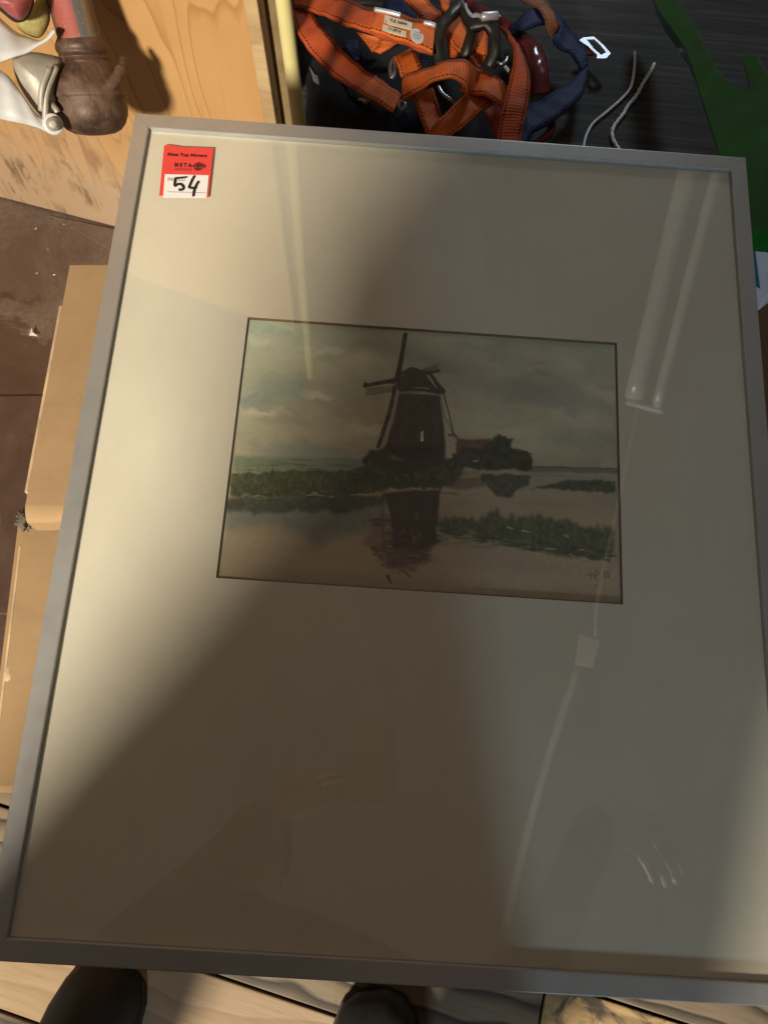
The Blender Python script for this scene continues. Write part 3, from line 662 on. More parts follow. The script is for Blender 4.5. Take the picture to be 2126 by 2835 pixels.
# the ground below the mill
poly([(600, 620), (690, 590), (930, 600), (1000, 620), (960, 690), (700, 700), (560, 690)], (.080, .088, .045), .85, 3, 10)
bush(800, 645, 190, 34, 110, [(.075, .085, .040), (.11, .12, .055), (.06, .065, .032), (.13, .14, .07)], 10)
poly([(610, 610), (625, 570), (650, 560), (690, 580), (700, 620)], (.055, .062, .036), .9, 2, 8); bush(655, 592, 40, 28, 30, GD, 9); bush(940, 610, 60, 26, 16, GD, 7)
# mill
TW = (.088, .060, .038)
poly([(620, 855), (1095, 872), (1122, 1080), (1150, 1270), (1162, 1480), (1140, 1665), (700, 1640), (450, 1540), (470, 1440), (545, 1160)], TW, .97, 1, 1.5, zd, .06)
for k in range(95):
    f = ru.random(); top = (620 + 475 * f, 870 + 10 * f); bot = (460 + 700 * f, 1560); a = ru.uniform(0, .7); b = a + ru.uniform(.12, .4)
    pt = lambda t: (top[0] + (bot[0] - top[0]) * min(1, t), top[1] + (bot[1] - top[1]) * min(1, t))
    line([pt(a), pt(b)], ru.uniform(.8, 2.2), ru.choice([(.045, .030, .020), (.14, .10, .065), (.06, .04, .026), (.18, .13, .085)]), .60, zd, .6, dab=True)
poly([(460, 1460), (1160, 1470), (1140, 1670), (720, 1600), (440, 1560)], (.050, .030, .022), .75, 3, 3, zd); line([(720, 1570), (900, 1600), (1120, 1590)], 8, (.11, .045, .030), .6, zd)
poly([(380, 1560), (470, 1480), (560, 1600), (1150, 1650), (1150, 1720), (300, 1680)], (.060, .066, .038), .8, 2, 8, zd)
poly([(610, 640), (660, 612), (770, 556), (885, 594), (1000, 636), (1082, 740), (1162, 832), (1140, 866), (1060, 868), (900, 842), (640, 852), (606, 822), (578, 760)], (.080, .058, .038), .97, 1, 1, zd, .08)
line([(610, 640), (660, 612), (770, 556), (885, 594), (1000, 636), (1082, 740), (1162, 832)], 2.4, (.035, .024, .016), .85, zd)
line([(960, 655), (1010, 730), (1060, 785)], 4.2, (.40, .36, .27), .85, zd, w2=1.5); line([(640, 660), (680, 640)], 2.4, (.25, .21, .15), .7, zd)
line([(800, 786), (900, 790), (970, 802)], 1.4, (.42, .37, .28), .8, zd); line([(640, 852), (760, 834), (900, 836), (1020, 856), (1090, 882)], 2.2, (.34, .30, .22), .6, zd)
line([(760, 860), (850, 960), (960, 1080), (1080, 1260)], 1.2, (.20, .15, .10), .5, zd)
poly([(878, 1310), (904, 1285), (907, 1412), (876, 1412)], (.62, .56, .43), .95, 0, .6, zd)
# sails
DK = (.060, .040, .024)
line([(690, 172), (665, 330), (635, 520), (598, 700)], 7.0, DK, .95, zd, .8, w2=8.5); line([(662, 190), (640, 300)], 1.2, (.16, .12, .08), .6, zd)
blob((572, 715), 8, 7, (.07, .05, .032), .95, .4, 2, zd)
line([(545, 712), (400, 738), (230, 768)], 7, DK, .95, zd, .7); line([(240, 745), (230, 780)], 6, DK, .9, zd)
poly([(245, 790), (545, 770), (560, 830), (400, 870), (238, 890)], (.25, .20, .135), .6, 1, 1, zd)
for k in range(9): line([(258 + k * 36, 792 - k * 3), (250 + k * 37, 886 - k * 7)], .9, (.12, .09, .055), .7, zd, .4, dab=True)
for k in range(3): line([(246, 815 + k * 28), (400, 802 + k * 26), (552, 790 + k * 18)], .9, (.13, .10, .06), .7, zd, .4, dab=True)
line([(920, 606), (1000, 608), (1078, 590)], 6, DK, .95, zd, .7)
poly([(870, 580), (960, 540), (1097, 485), (1070, 590), (920, 598)], (.24, .20, .14), .65, 1, 1, zd)
for k in range(8): line([(890 + k * 25, 575 - k * 10), (905 + k * 22, 600 - k)], .9, (.12, .10, .065), .7, zd, .4, dab=True)
for k in range(3): line([(880 + k * 14, 580 + k * 6), (1090 - k * 8, 510 + k * 28)], .9, (.13, .11, .07), .7, zd, .4, dab=True)
line([(600, 830), (588, 960), (545, 1160), (450, 1460)], 5.0, (.34, .31, .24), .55, zd, 1.6, w2=7)
line([(572, 780), (545, 950), (500, 1120), (440, 1310), (385, 1480)], 6.5, DK, .95, zd, .9)
for k in range(16): f = k / 16; line([(590 - 130 * f, 900 + 520 * f), (565 - 140 * f, 930 + 520 * f)], 1.0, (.12, .10, .07), .5, zd, dab=True)
line([(1142, 862), (1200, 1090), (1265, 1350)], 2.2, (.06, .042, .026), .95, zd, .6); line([(1108, 900), (1150, 1120), (1240, 1300)], 1.2, (.09, .065, .04), .75, zd); line([(1150, 1120), (1265, 1350)], 1.1, (.09, .065, .04), .7, zd)
line([(1100, 900), (1125, 1080), (1155, 1270)], 2.4, (.34, .29, .21), .5, zd); line([(1210, 1340), (1270, 1330), (1310, 1390)], 5, (.10, .07, .05), .7, zd)
# mirror image in the water
poly([(300, 800), (520, 760), (1060, 800), (1090, 980), (1040, 1130), (960, 1260), (760, 1370), (560, 1370), (430, 1290), (330, 1130), (240, 1060), (330, 940)], (.20, .150, .103), .62, 2, 6, ze, .3, row=30)
poly([(450, 960), (1060, 960), (1040, 1120), (930, 1230), (700, 1340), (520, 1330), (470, 1200)], (.13, .094, .062), .62, 1, 5, ze, .3, row=26)
poly([(450, 480), (700, 455), (1110, 430), (1095, 620), (1075, 860), (1060, 1060), (900, 1120), (560, 1110), (540, 850), (505, 650)], (.080, .056, .037), .92, 1, 3, ze, .08, row=5)
for k in range(60):
    y = ru.uniform(980, 1300); x = ru.uniform(480, 960); L = ru.uniform(60, 260) * (1 - (y - 980) / 500)
    line([(x, y), (x + L * .5, y + ru.uniform(-8, 8)), (x + L, y + ru.uniform(-6, 10))], ru.uniform(1.2, 4.5), ru.choice([(.10, .07, .045), (.13, .095, .06), (.08, .058, .038)]), .6, ze, dab=True)
for k in range(26):
    x = ru.choice([ru.uniform(760, 890), ru.uniform(570, 700), ru.uniform(760, 890)]); y = ru.uniform(860, 1000); line([(x, y), (x + ru.uniform(-4, 6), y + ru.uniform(30, 90))], ru.uniform(.9, 1.9), (.30, .235, .16), .6, ze, dab=True)
poly([(835, 700), (850, 790), (815, 770)], (.36, .28, .20), .6, 1, 2, ze)
for a, b, w_ in [((280, 790), (520, 800), 5), ((320, 850), (440, 850), 6), ((360, 945), (540, 940), 4), ((300, 1120), (420, 1150), 8), ((330, 1180), (460, 1250), 5)]: line([a, ((a[0] + b[0]) / 2, a[1] + ru.uniform(-14, 4)), b], w_, (.105, .088, .062), .75, ze, 2, dab=True)
for x, y, L in [(460, 880, 70), (470, 1010, 80), (370, 1025, 60), (500, 1160, 110), (520, 1215, 120), (680, 1200, 220), (430, 1180, 30), (490, 1100, 60)]: line([(x, y), (x + L, y + ru.uniform(-8, 4))], 2.6, (.38, .315, .225), .7, ze, dab=True)
for k in range(20): x = ru.uniform(420, 760); y = ru.uniform(1270, 1400); line([(x, y), (x + ru.uniform(30, 90), y + ru.uniform(10, 40))], ru.uniform(1.5, 4), (.12, .088, .058), .5, ze, dab=True)
line([(510, 1440), (530, 1480), (548, 1535)], 7, (.10, .072, .046), .85, ze, 2, w2=2); line([(640, 1360), (720, 1410), (760, 1440)], 4, (.12, .09, .06), .6, ze)
line([(440, 470), (450, 1250)], 3.5, (.11, .09, .065), .4, ze, 3)
# reed bank on the right
poly([(0, 470), (120, 400), (330, 410), (500, 350), (620, 400), (820, 370), (1100, 420), (1300, 470), (1510, 500), (1490, 720), (1300, 730), (1000, 700), (820, 640), (560, 560), (330, 540), (140, 530)], (.090, .112, .056), .85, 2, 12, zf, .5, colr=22)
for k in range(420):
    x = ru.uniform(30, 1500); b = 470 + x * .13; y = b + ru.uniform(-40, 40 + x * .05); h = ru.uniform(20, 95)
    line([(x, y), (x + ru.uniform(-14, 14), y - h)], ru.uniform(.8, 2.6), ru.choice([(.060, .080, .035), (.10, .135, .06), (.16, .19, .10), (.19, .22, .13), (.075, .085, .05)]), .6, zf, dab=True)
for k in range(170):
    x = ru.uniform(20, 1430); y = 485 + x * .135 + ru.uniform(-10, 70); line([(x, y), (x + ru.uniform(40, 140), y + ru.uniform(-8, 22))], ru.uniform(1.5, 5), ru.choice([(.045, .060, .030), (.07, .095, .045), (.13, .165, .09), (.09, .11, .055)]), .65, zf, dab=True)
for x, y, L in [(720, 505, 80), (1190, 660, 130), (910, 640, 120), (600, 470, 60), (1070, 545, 50), (850, 685, 60), (1120, 690, 30), (1300, 440, 40)]: line([(x, y), (x + L / 2, y + 8), (x + L, y + 14)], 2.8, (.44, .43, .33), .75, zf, 2, dab=True)
for k in range(24): x = ru.uniform(20, 760); y = 570 + ru.uniform(0, 100); line([(x, y), (x + ru.uniform(60, 180), y + ru.uniform(-4, 8))], ru.uniform(1.5, 4), (.24, .22, .14), .45, zf, dab=True)
blob((200, 285), 30, 8, (.33, .28, .19), .5, .6, 8, zf); blob((900, 270), 60, 9, (.33, .29, .21), .5, .6, 8, zf)
# monogram
SG = (.10, .095, .085)
def zs(p): return ((1560 + p[0] / 9.217 - 560) * 1.3825, (1540 + p[1] / 9.217 - 840) * 1.3825)
for st in ([(650, 490), (690, 435), (715, 540), (735, 660)], [(715, 540), (740, 480), (800, 450)], [(810, 600), (830, 430), (880, 375), (930, 430), (880, 500), (810, 520)], [(850, 540), (870, 600), (930, 630)], [(1000, 600), (1020, 610)],
           [(1060, 580), (1075, 400)], [(1100, 590), (1105, 410), (1060, 400)], [(1160, 560), (1165, 420), (1200, 450), (1165, 480), (1210, 530), (1165, 560)], [(820, 775), (910, 715)]):
    line(st, 1.15, SG, .75, zs, .3, .8)
# darkened lower edge of the sheet
canvas[:] *= (1 - .10 * np.clip((fy - .93) / .07, 0, 1) * (.6 + .8 * n1))[..., None]
canvas = np.clip(canvas * (.80 + 1.30 * canvas) * np.array((.98, 1.01, 1.05)), .01, .9)
pw, ph = wx1 - wx0 - .002, wy1 - wy0 - .002
gx = np.linspace(wx0 + .001, wx1 - .001, NX); gy = np.linspace(wy1 - .001, wy0 + .001, NY)
co = np.zeros((NY, NX, 3)); co[..., 0] = gx[None, :]; co[..., 1] = gy[:, None]; co[..., 2] = ZM - .0026
me = bpy.data.meshes.new('watercolour'); nv = NX * NY; nq = (NX - 1) * (NY - 1)
me.vertices.add(nv); me.vertices.foreach_set('co', co.ravel())
idx = np.arange(nv).reshape(NY, NX); q = np.stack([idx[:-1, :-1], idx[1:, :-1], idx[1:, 1:], idx[:-1, 1:]], -1).reshape(-1, 4)
me.loops.add(nq * 4); me.loops.foreach_set('vertex_index', q.ravel().astype(np.int32)); me.polygons.add(nq)
me.polygons.foreach_set('loop_start', np.arange(0, nq * 4, 4, dtype=np.int32)); me.update(calc_edges=True); me.validate()
ca = me.color_attributes.new('pigment', 'FLOAT_COLOR', 'POINT'); ca.data.foreach_set('color', np.concatenate([canvas, np.ones((NY, NX, 1))], -1).ravel())
wc = link('watercolour', me, M['paint'], pic); wc['label'] = 'small watercolour of a brown windmill mirrored in water'

# ------------------------------------------------------------------ flat print helpers
def stroke(name, pts, w, z, mat, parent, w2=None, n=6):
    P = [np.array(p[:2]) for p in catmull([(p[0], p[1], 0) for p in pts], n)]; m = len(P); L = []; R = []
    for i in range(m):
        t = P[min(i + 1, m - 1)] - P[max(i - 1, 0)]; t /= np.linalg.norm(t) + 1e-12; nn = np.array([-t[1], t[0]])
        ww = (w + ((w2 or w) - w) * i / (m - 1)) / 2 * (.6 if i in (0, m - 1) else 1); L.append(P[i] + nn * ww); R.append(P[i] - nn * ww)
    vs = [(p[0], p[1], z) for p in L + R]; fs = [(i, m + i, m + i + 1, i + 1) for i in range(m - 1)]
    return link(name, mesh(name, vs, fs), mat, parent)
def text(name, s, origin, xd, yd, width, height, mat, parent, bold=0.0, squash=True):
    """flat lettering fitted into width x height from origin along xd (reading) and yd (up)"""
    cu = bpy.data.curves.new(name, 'FONT'); cu.body = s; cu.offset = bold; cu.resolution_u = 3
    ob = bpy.data.objects.new(name, cu); COL.objects.link(ob); bpy.context.view_layer.update()
    ev = ob.evaluated_get(bpy.context.evaluated_depsgraph_get()); me = bpy.data.meshes.new_from_object(ev)
    bpy.data.objects.remove(ob); bpy.data.curves.remove(cu)
    me.name = name; a = np.array([v.co[:] for v in me.vertices]); mn = a.min(0); mx = a.max(0)
    for v in me.vertices:
        u = (v.co.x - mn[0]) / (mx[0] - mn[0]) * width; w = (v.co.y - mn[1]) / (mx[1] - mn[1]) * height
        v.co = V(origin) + V(xd) * u + V(yd) * w
    me.materials.clear()
    return link(name, me, mat, parent)

# ------------------------------------------------------------------ numbered sticker on the glass
def sk(x, y): return (400 + x / 6.9125, 360 + y / 6.9125)
st = empty('numbered_sticker'); st.matrix_world = pic.matrix_world.copy()
tag(st, 'red and white movers sticker numbered 54 on the glass', 'sticker')
def sp(x, y): return loc(*sk(x, y), depth=-ZG)
ZS = ZG + .0004
def paper(name, pts, z, mat, parent, th=.00025):
    P = [sp(*p) for p in pts]; n = len(P); vs = [(x, y, z) for x, y in P] + [(x, y, z - th) for x, y in P]
    fs = [tuple(range(n))[::-1], tuple(range(n, 2 * n))] + [(i, (i + 1) % n, n + (i + 1) % n, n + i) for i in range(n)]
    me = mesh(name, vs, fs); bm = bmesh.new(); bm.from_mesh(me); bmesh.ops.recalc_face_normals(bm, faces=bm.faces); bm.to_mesh(me); bm.free()
    return link(name, me, mat, parent)
paper('red_label', [(376, 292), (430, 280), (700, 318), (1324, 342), (1220, 1288), (800, 1272), (284, 1252)], ZS, M['red'], st)
wp = paper('white_panel', [(394, 845), (1230, 868), (1192, 1302), (358, 1292)], ZS + .00035, M['white'], st)
def sdir(a, b):
    p, q = sp(*a), sp(*b); d = V((q[0] - p[0], q[1] - p[1], 0)); return d.normalized(), d.length
def stext(s, bl, br, hgt, mat, bold, name='printed_text', z=ZS + .0004, serif=False):
    d, L = sdir(bl, br); up = V((-d.y, d.x, 0)); p = sp(*bl); h = sdir(bl, (bl[0], bl[1] - hgt))[1]
    return text(name, s, (p[0], p[1], z), d, up, L, h, mat, st, bold)
stext('Meta Top Movers', (440, 512), (1195, 540), 78, M['inkred'], .045)
stext('M E T A', (575, 706), (905, 716), 80, M['inkred'], .05)
for k, (y0, y1, w_) in enumerate([(735, 742, 9), (752, 762, 14), (768, 776, 8)]): stroke('printed_rule', [sp(575, y0), sp(740, y0 + 4), sp(912, y1)], .00018 * w_ / 8, ZS + .0004, M['inkred'], st)
cxg, cyg, rg = 1030, 700, 84
def gp(a, kx=1.0, ky=1.0): return sp(cxg + rg * kx * math.cos(a), cyg + rg * .88 * ky * math.sin(a))
gz = ZS + .0004
for k, (kx, ky) in enumerate([(1, 1), (.55, 1), (.12, 1)]): stroke('globe_line', [gp(2 * math.pi * i / 16, kx, ky) for i in range(17)], .0006, gz + k * .00003, M['inkred'], st, n=3)
for k, f in enumerate((-.55, 0, .55)):
    c = math.sqrt(1 - f * f); stroke('globe_line', [sp(cxg - rg * c, cyg + rg * .88 * f), sp(cxg, cyg + rg * .88 * f + 5), sp(cxg + rg * c, cyg + rg * .88 * f)], .0006, gz + .00012 + k * .00003, M['inkred'], st, n=3)
stroke('globe_line', [sp(870, 690), sp(960, 692), sp(1110, 690), sp(1175, 708)], .0011, gz + .00025, M['inkred'], st); stroke('globe_line', [sp(1090, 745), sp(1135, 725), sp(1172, 706)], .0008, gz + .0003, M['inkred'], st); stroke('globe_line', [sp(1085, 650), sp(1135, 670), sp(1172, 706)], .0008, gz + .00033, M['inkred'], st)
stext('INHOUD', (446, 976), (776, 988), 66, M['ink_g'], .0, z=ZS + .0006)
stroke('printed_rule', [sp(428, 1184), sp(800, 1196), sp(1190, 1206)], .00036, ZS + .0006, M['ink'], st)
hz = ZS + .0008; HW = .0029
stroke('handwritten_stroke', [sp(575, 932), sp(690, 920), sp(830, 905)], HW * .9, hz, M['marker'], st, HW * .7)
stroke('handwritten_stroke', [sp(598, 925), sp(588, 1000), sp(590, 1075), sp(650, 1042), sp(720, 1052), sp(752, 1100), sp(740, 1140), sp(700, 1152), sp(655, 1145)], HW, hz + .0001, M['marker'], st)
stroke('handwritten_stroke', [sp(968, 880), sp(920, 960), sp(880, 1050), sp(862, 1104), sp(930, 1118), sp(1010, 1110)], HW * .95, hz + .0002, M['marker'], st)
stroke('handwritten_stroke', [sp(1045, 985), sp(1000, 1060), sp(960, 1150), sp(938, 1285)], HW * .95, hz + .0003, M['marker'], st)

# ------------------------------------------------------------------ safety harness heaped on the chest
def h2(x, y, h): return at_z(800 + x / 3.7705, y / 3.7705, ZB + h)
def h3(x, y, h): return at_z(1160 + x / 3.0722, y / 3.0722, ZB + h)
hc = at_z(1200, 200, ZB)
har = empty('safety_harness', (0, 0, 0)); tag(har, 'orange webbing safety harness heaped with navy straps on the dark chest', 'harness')
def sec2(*rows): return [(h2(a[0], a[1], h), h2(b[0], b[1], h if len(r) == 0 else r[0])) for a, b, h, *r in rows]
def sec3(*rows): return [(h3(a[0], a[1], h), h3(b[0], b[1], h if len(r) == 0 else r[0])) for a, b, h, *r in rows]
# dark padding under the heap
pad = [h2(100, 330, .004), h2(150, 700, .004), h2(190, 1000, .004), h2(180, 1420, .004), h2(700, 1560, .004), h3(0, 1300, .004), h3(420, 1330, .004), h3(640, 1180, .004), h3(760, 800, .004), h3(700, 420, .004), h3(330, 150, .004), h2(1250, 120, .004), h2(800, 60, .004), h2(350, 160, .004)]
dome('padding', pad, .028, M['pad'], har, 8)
# navy webbing low in the heap
ribbon('strap', sec2(((560, 430), (720, 410), .035), ((600, 520), (740, 520), .04), ((690, 640), (770, 600), .035)), M['blue'], har)
ribbon('strap', sec2(((1010, -60), (1180, -60), .03), ((980, 90), (1260, 40), .035), ((1130, 230), (1420, 190), .03)), M['blue'], har)
ribbon('strap', sec2(((1010, 1260), (1080, 1380), .030), ((1130, 1210), (1160, 1350), .042), ((1250, 1130), (1300, 1280), .03)), M['blue'], har)
ribbon('strap', sec2(((560, 830), (640, 1010), .03), ((760, 900), (800, 1080), .034), ((960, 1010), (930, 1220), .03)), M['pad'], har)
ribbon('strap', sec2(((1370, 560), (1480, 540), .035), ((1390, 640), (1460, 690), .03)), M['blue'], har)
ribbon('strap', sec2(((210, 690), (320, 860), .02), ((240, 760), (250, 820), .02), ((300, 790), (310, 870), .02)), M['silver'], har)
# orange webbing
ribbon('strap', sec2(((700, 320), (980, 390), .055), ((790, 420), (965, 420), .052), ((870, 525), (960, 440), .05)), M['orange'], har)
ribbon('strap', sec2(((1150, 430), (960, 400), .058), ((1060, 500), (900, 500), .055), ((950, 555), (870, 520), .05)), M['orange'], har)
ribbon('strap', sec2(((1430, -50), (1170, -60), .06), ((1510, 50), (1290, 80), .062), ((1585, 125), (1400, 215), .058), ((1560, 215), (1480, 280), .05)), M['orange'], har)
ribbon('strap', sec3(((170, -40), (270, -40), .05), ((190, 30), (260, 40), .05), ((185, 110), (240, 90), .045)), M['orange'], har)
ribbon('strap', sec3(((545, 930), (700, 850), .050), ((600, 1060), (700, 1000), .048), ((690, 1220), (760, 1150), .045)), M['orange_shaded'], har)
ribbon('strap', sec2(((1280, 1000), (1500, 905), .060), ((1340, 1150), (1560, 1080), .055), ((1410, 1320), (1610, 1210), .05), ((1460, 1440), (1690, 1330), .045)), M['orange'], har)
ribbon('strap', sec3(((40, 1170), (230, 1190), .066), ((150, 1030), (360, 1085), .070), ((290, 890), (480, 985), .075), ((400, 790), (590, 890), .078), ((470, 710), (680, 830), .076)), M['orange'], har)
ribbon('strap', sec3(((440, 545), (340, 770), .070), ((520, 580), (450, 790), .084), ((620, 620), (570, 815), .088), ((720, 690), (680, 880), .082), ((800, 790), (760, 960), .07)), M['orange'], har)
# left loop
ribbon('strap', sec2(((250, 60), (30, 60), .075), ((255, 130), (50, 200), .085), ((330, 235), (90, 340), .09), ((425, 360), (165, 460), .088), ((560, 510), (285, 600), .082), ((720, 655), (440, 765), .078), ((900, 790), (690, 930), .08), ((1040, 885), (880, 1035), .084), ((1172, 978), (1082, 1165), .086)), M['orange_shaded'], har)
box_end = ribbon('strap', sec2(((905, 792), (700, 932), .0845), ((1040, 884), (884, 1037), .0885), ((1172, 977), (1083, 1165), .0905)), M['orange'], har, .0022)
# the labelled strap
lab_secs = sec2(((60, -120), (30, 60), .080), ((330, -75), (230, 105), .094), ((560, -30), (430, 180), .104), ((760, 35), (640, 262), .110), ((930, 92), (850, 342), .112), ((1250, 176), (1170, 440), .112), ((1400, 226), (1330, 505), .112), ((1530, 268), (1500, 562), .110))
ribbon('strap', lab_secs, M['orange_shaded'], har)
ribbon('strap', [(a + V((0, 0, .003)), b + V((0, 0, .003))) for a, b in lab_secs[4:]], M['orange'], har, .0022)
# loop with its square stitched end
ribbon('strap', sec2(((1300, 470), (1080, 575), .080), ((1330, 545), (1120, 650), .093), ((1360, 620), (1150, 720), .096), ((1395, 700), (1172, 800), .090)), M['orange'], har)
ribbon('strap', sec2(((1180, 790), (1190, 1045), .088), ((1240, 770), (1255, 1000), .096), ((1330, 745), (1360, 930), .106)) + sec3(((60, 570), (60, 715), .116), ((180, 522), (180, 672), .122), ((300, 500), (290, 660), .124), ((400, 505), (375, 690), .120), ((465, 545), (415, 760), .108), ((490, 600), (400, 850), .09)), M['orange'], har, bow=.002)
# straps threaded through the black loops
ribbon('strap', sec3(((330, 40), (185, 205), .082), ((410, 225), (300, 400), .088), ((490, 350), (410, 480), .086), ((590, 480), (500, 590), .08)), M['orange'], har)
ribbon('strap', sec3(((493, 206), (582, 206), .098), ((490, 300), (584, 320), .096), ((450, 420), (580, 460), .09)), M['orange'], har)
ribbon('strap', sec3(((236, 300), (330, 330), .084), ((242, 400), (330, 420), .082), ((246, 478), (330, 478), .078)), M['orange'], har)
# big right hand arc
ribbon('strap', sec3(((700, 215), (688, 235), .085), ((790, 300), (745, 300), .100), ((862, 400), (798, 400), .112), ((925, 540), (800, 520), .118), ((946, 720), (765, 680), .116), ((925, 900), (715, 880), .108), ((890, 1060), (680, 1050), .098), ((860, 1240), (650, 1240), .086)), M['orange_shaded'], har, bow=.003)
# black loops
def flat_loop(pts, w, h, hh=.008):
    P = catmull([(x, y, z) for x, y, z in pts], 6); A = []; 
    for i in range(len(P)):
        t = P[min(i + 1, len(P) - 1)] - P[max(i - 1, 0)]; nn = np.array([-t[1], t[0]]); nn /= np.linalg.norm(nn) + 1e-9
        a = P[i][:2] + nn * w / 2; b = P[i][:2] - nn * w / 2; A.append((h3(a[0], a[1], P[i][2]), h3(b[0], b[1], P[i][2])))
    return ribbon('webbing_loop', A[::2] + ([A[-1]] if len(A) % 2 == 0 else []), M['blackp'], har, hh, 3, .003)
flat_loop([(175, 540, .09), (160, 420, .102), (168, 300, .112), (215, 170, .12), (300, 70, .124), (380, -20, .12)], 86, 0)
flat_loop([(345, 10, .122), (410, 110, .124), (450, 210, .122), (430, 330, .116), (390, 440, .106), (360, 520, .094)], 80, 0)
flat_loop([(420, 190, .128), (500, 165, .132), (580, 170, .132), (640, 240, .128), (648, 360, .118), (625, 470, .106), (590, 560, .094)], 100, 0)
# dark red vinyl pieces
ribbon('vinyl_strap', sec3(((420, -30), (385, 20), .045), ((540, 30), (480, 110), .055), ((660, 95), (600, 170), .058), ((810, 190), (750, 255), .05)), M['redv'], har, .004, bow=.004)
ribbon('vinyl_strap', sec3(((880, 240), (775, 285), .05), ((1000, 340), (880, 395), .062), ((1075, 450), (930, 500), .066), ((1100, 600), (955, 640), .062), ((1108, 790), (960, 810), .05)), M['redv'], har, .004, bow=.005)
ribbon('vinyl_strap', sec3(((1165, 1000), (1100, 1060), .03), ((1165, 1090), (1070, 1110), .035), ((1110, 1180), (980, 1190), .03), ((980, 1230), (900, 1240), .025)), M['redv'], har, .004, bow=.004)
# navy loop with its alloy buckle
ribbon('strap', sec3(((765, 235), (800, 295), .06), ((880, 108), (900, 250), .07), ((1000, 48), (1050, 192), .072), ((1060, 40), (1080, 180), .07)), M['blue'], har)
ribbon('strap', sec3(((1050, -60), (830, -20), .055), ((1105, 20), (960, 30), .074), ((1140, 90), (1050, 110), .078), ((1195, 195), (1090, 240), .072), ((1200, 230), (1140, 330), .06)), M['brownw'], har)
ribbon('strap', sec3(((1125, 60), (1150, 190), .066), ((1230, 165), (1150, 340), .062), ((1330, 285), (1220, 415), .055), ((1420, 410), (1310, 480), .050), ((1442, 540), (1380, 590), .046)), M['blue'], har)
ribbon('strap', sec3(((1445, 470), (1385, 575), .044), ((1432, 640), (1330, 655), .046), ((1400, 780), (1230, 730), .05), ((1290, 905), (1110, 790), .052), ((1150, 1015), (1000, 855), .05), ((960, 1130), (880, 930), .045), ((880, 1260), (830, 1060), .04)), M['blue'], har)
ribbon('strap', sec3(((1385, 345), (1440, 455), .030), ((1440, 370), (1475, 460), .03), ((1500, 415), (1510, 455), .028)), M['orange'], har)
bo = [(1362, 335), (1400, 312), (1485, 306), (1560, 370), (1630, 448), (1592, 490), (1510, 490), (1516, 462), (1440, 390)]
bi = [(1425, 332), (1490, 328), (1545, 380), (1592, 440), (1548, 462), (1490, 412)]
bm = bmesh.new(); zc_ = .034
vo = [bm.verts.new(h3(x, y, zc_)) for x, y in bo]; vi = [bm.verts.new(h3(x, y, zc_)) for x, y in bi]
eo = [bm.edges.new((vo[i], vo[(i + 1) % len(vo)])) for i in range(len(vo))]; ei = [bm.edges.new((vi[i], vi[(i + 1) % len(vi)])) for i in range(len(vi))]
bmesh.ops.triangle_fill(bm, use_beauty=True, use_dissolve=False, edges=eo + ei)
bmesh.ops.recalc_face_normals(bm, faces=bm.faces); r = bmesh.ops.extrude_face_region(bm, geom=bm.faces[:])
for g in r['geom']:
    if isinstance(g, bmesh.types.BMVert): g.co.z -= .004
bk = link('buckle', bm_mesh('buckle', bm), M['buck'], har)
# small steel fittings, and pale tubes drawn in as glints
def hring(cx, cy, rx, ry, h, r, tilt=0, mat='chrome', f=h2):
    pts = [f(cx + rx * math.cos(a) - ry * math.sin(a) * tilt, cy + ry * math.sin(a) + rx * math.cos(a) * tilt, h + .006 * math.sin(a)) for a in [2 * math.pi * k / 14 for k in range(15)]]
    return tube('buckle', pts, r, M[mat], har, 8, 3)
hring(1085, 715, 26, 90, .085, .0032, .1); tube('buckle', [h2(730, 1030, .052), h2(780, 1036, .055), h2(825, 1042, .052)], [.002, .005, .002], M['buck'], har); hring(1180, 1090, 34, 40, .07, .0025)
tube('buckle', [h3(165, 730, .07), h3(200, 790, .068), h3(265, 840, .066), h3(300, 880, .06)], .0026, M['chrome'], har);
tube('buckle', [h3(660, 520, .098), h3(700, 538, .099), h3(740, 515, .1), h3(752, 478, .1)], .0022, M['chrome'], har); tube('buckle', [h3(730, 562, .1), h3(765, 602, .1)], .0024, M['buck'], har)  # bright arcs put in for glints on the dark fittings
tube('buckle', [h2(895, 92, .118), h2(1000, 112, .119), h2(1080, 130, .119), h2(1165, 155, .117)], .0036, M['buck'], har)
tube('buckle', [h2(1410, 228, .118), h2(1470, 243, .118), h2(1530, 262, .116)], .0034, M['buck'], har)
tube('buckle', [h3(470, 120, .134), h3(540, 135, .138), h3(620, 132, .137), h3(665, 128, .134)], [.003, .0065, .0065, .003], M['buck'], har)  # pale tube standing in for the white highlight on the black loop
tube('buckle', [h3(395, 30, .13), h3(410, 80, .132), h3(450, 130, .133), h3(480, 150, .133)], .0022, M['buck'], har)
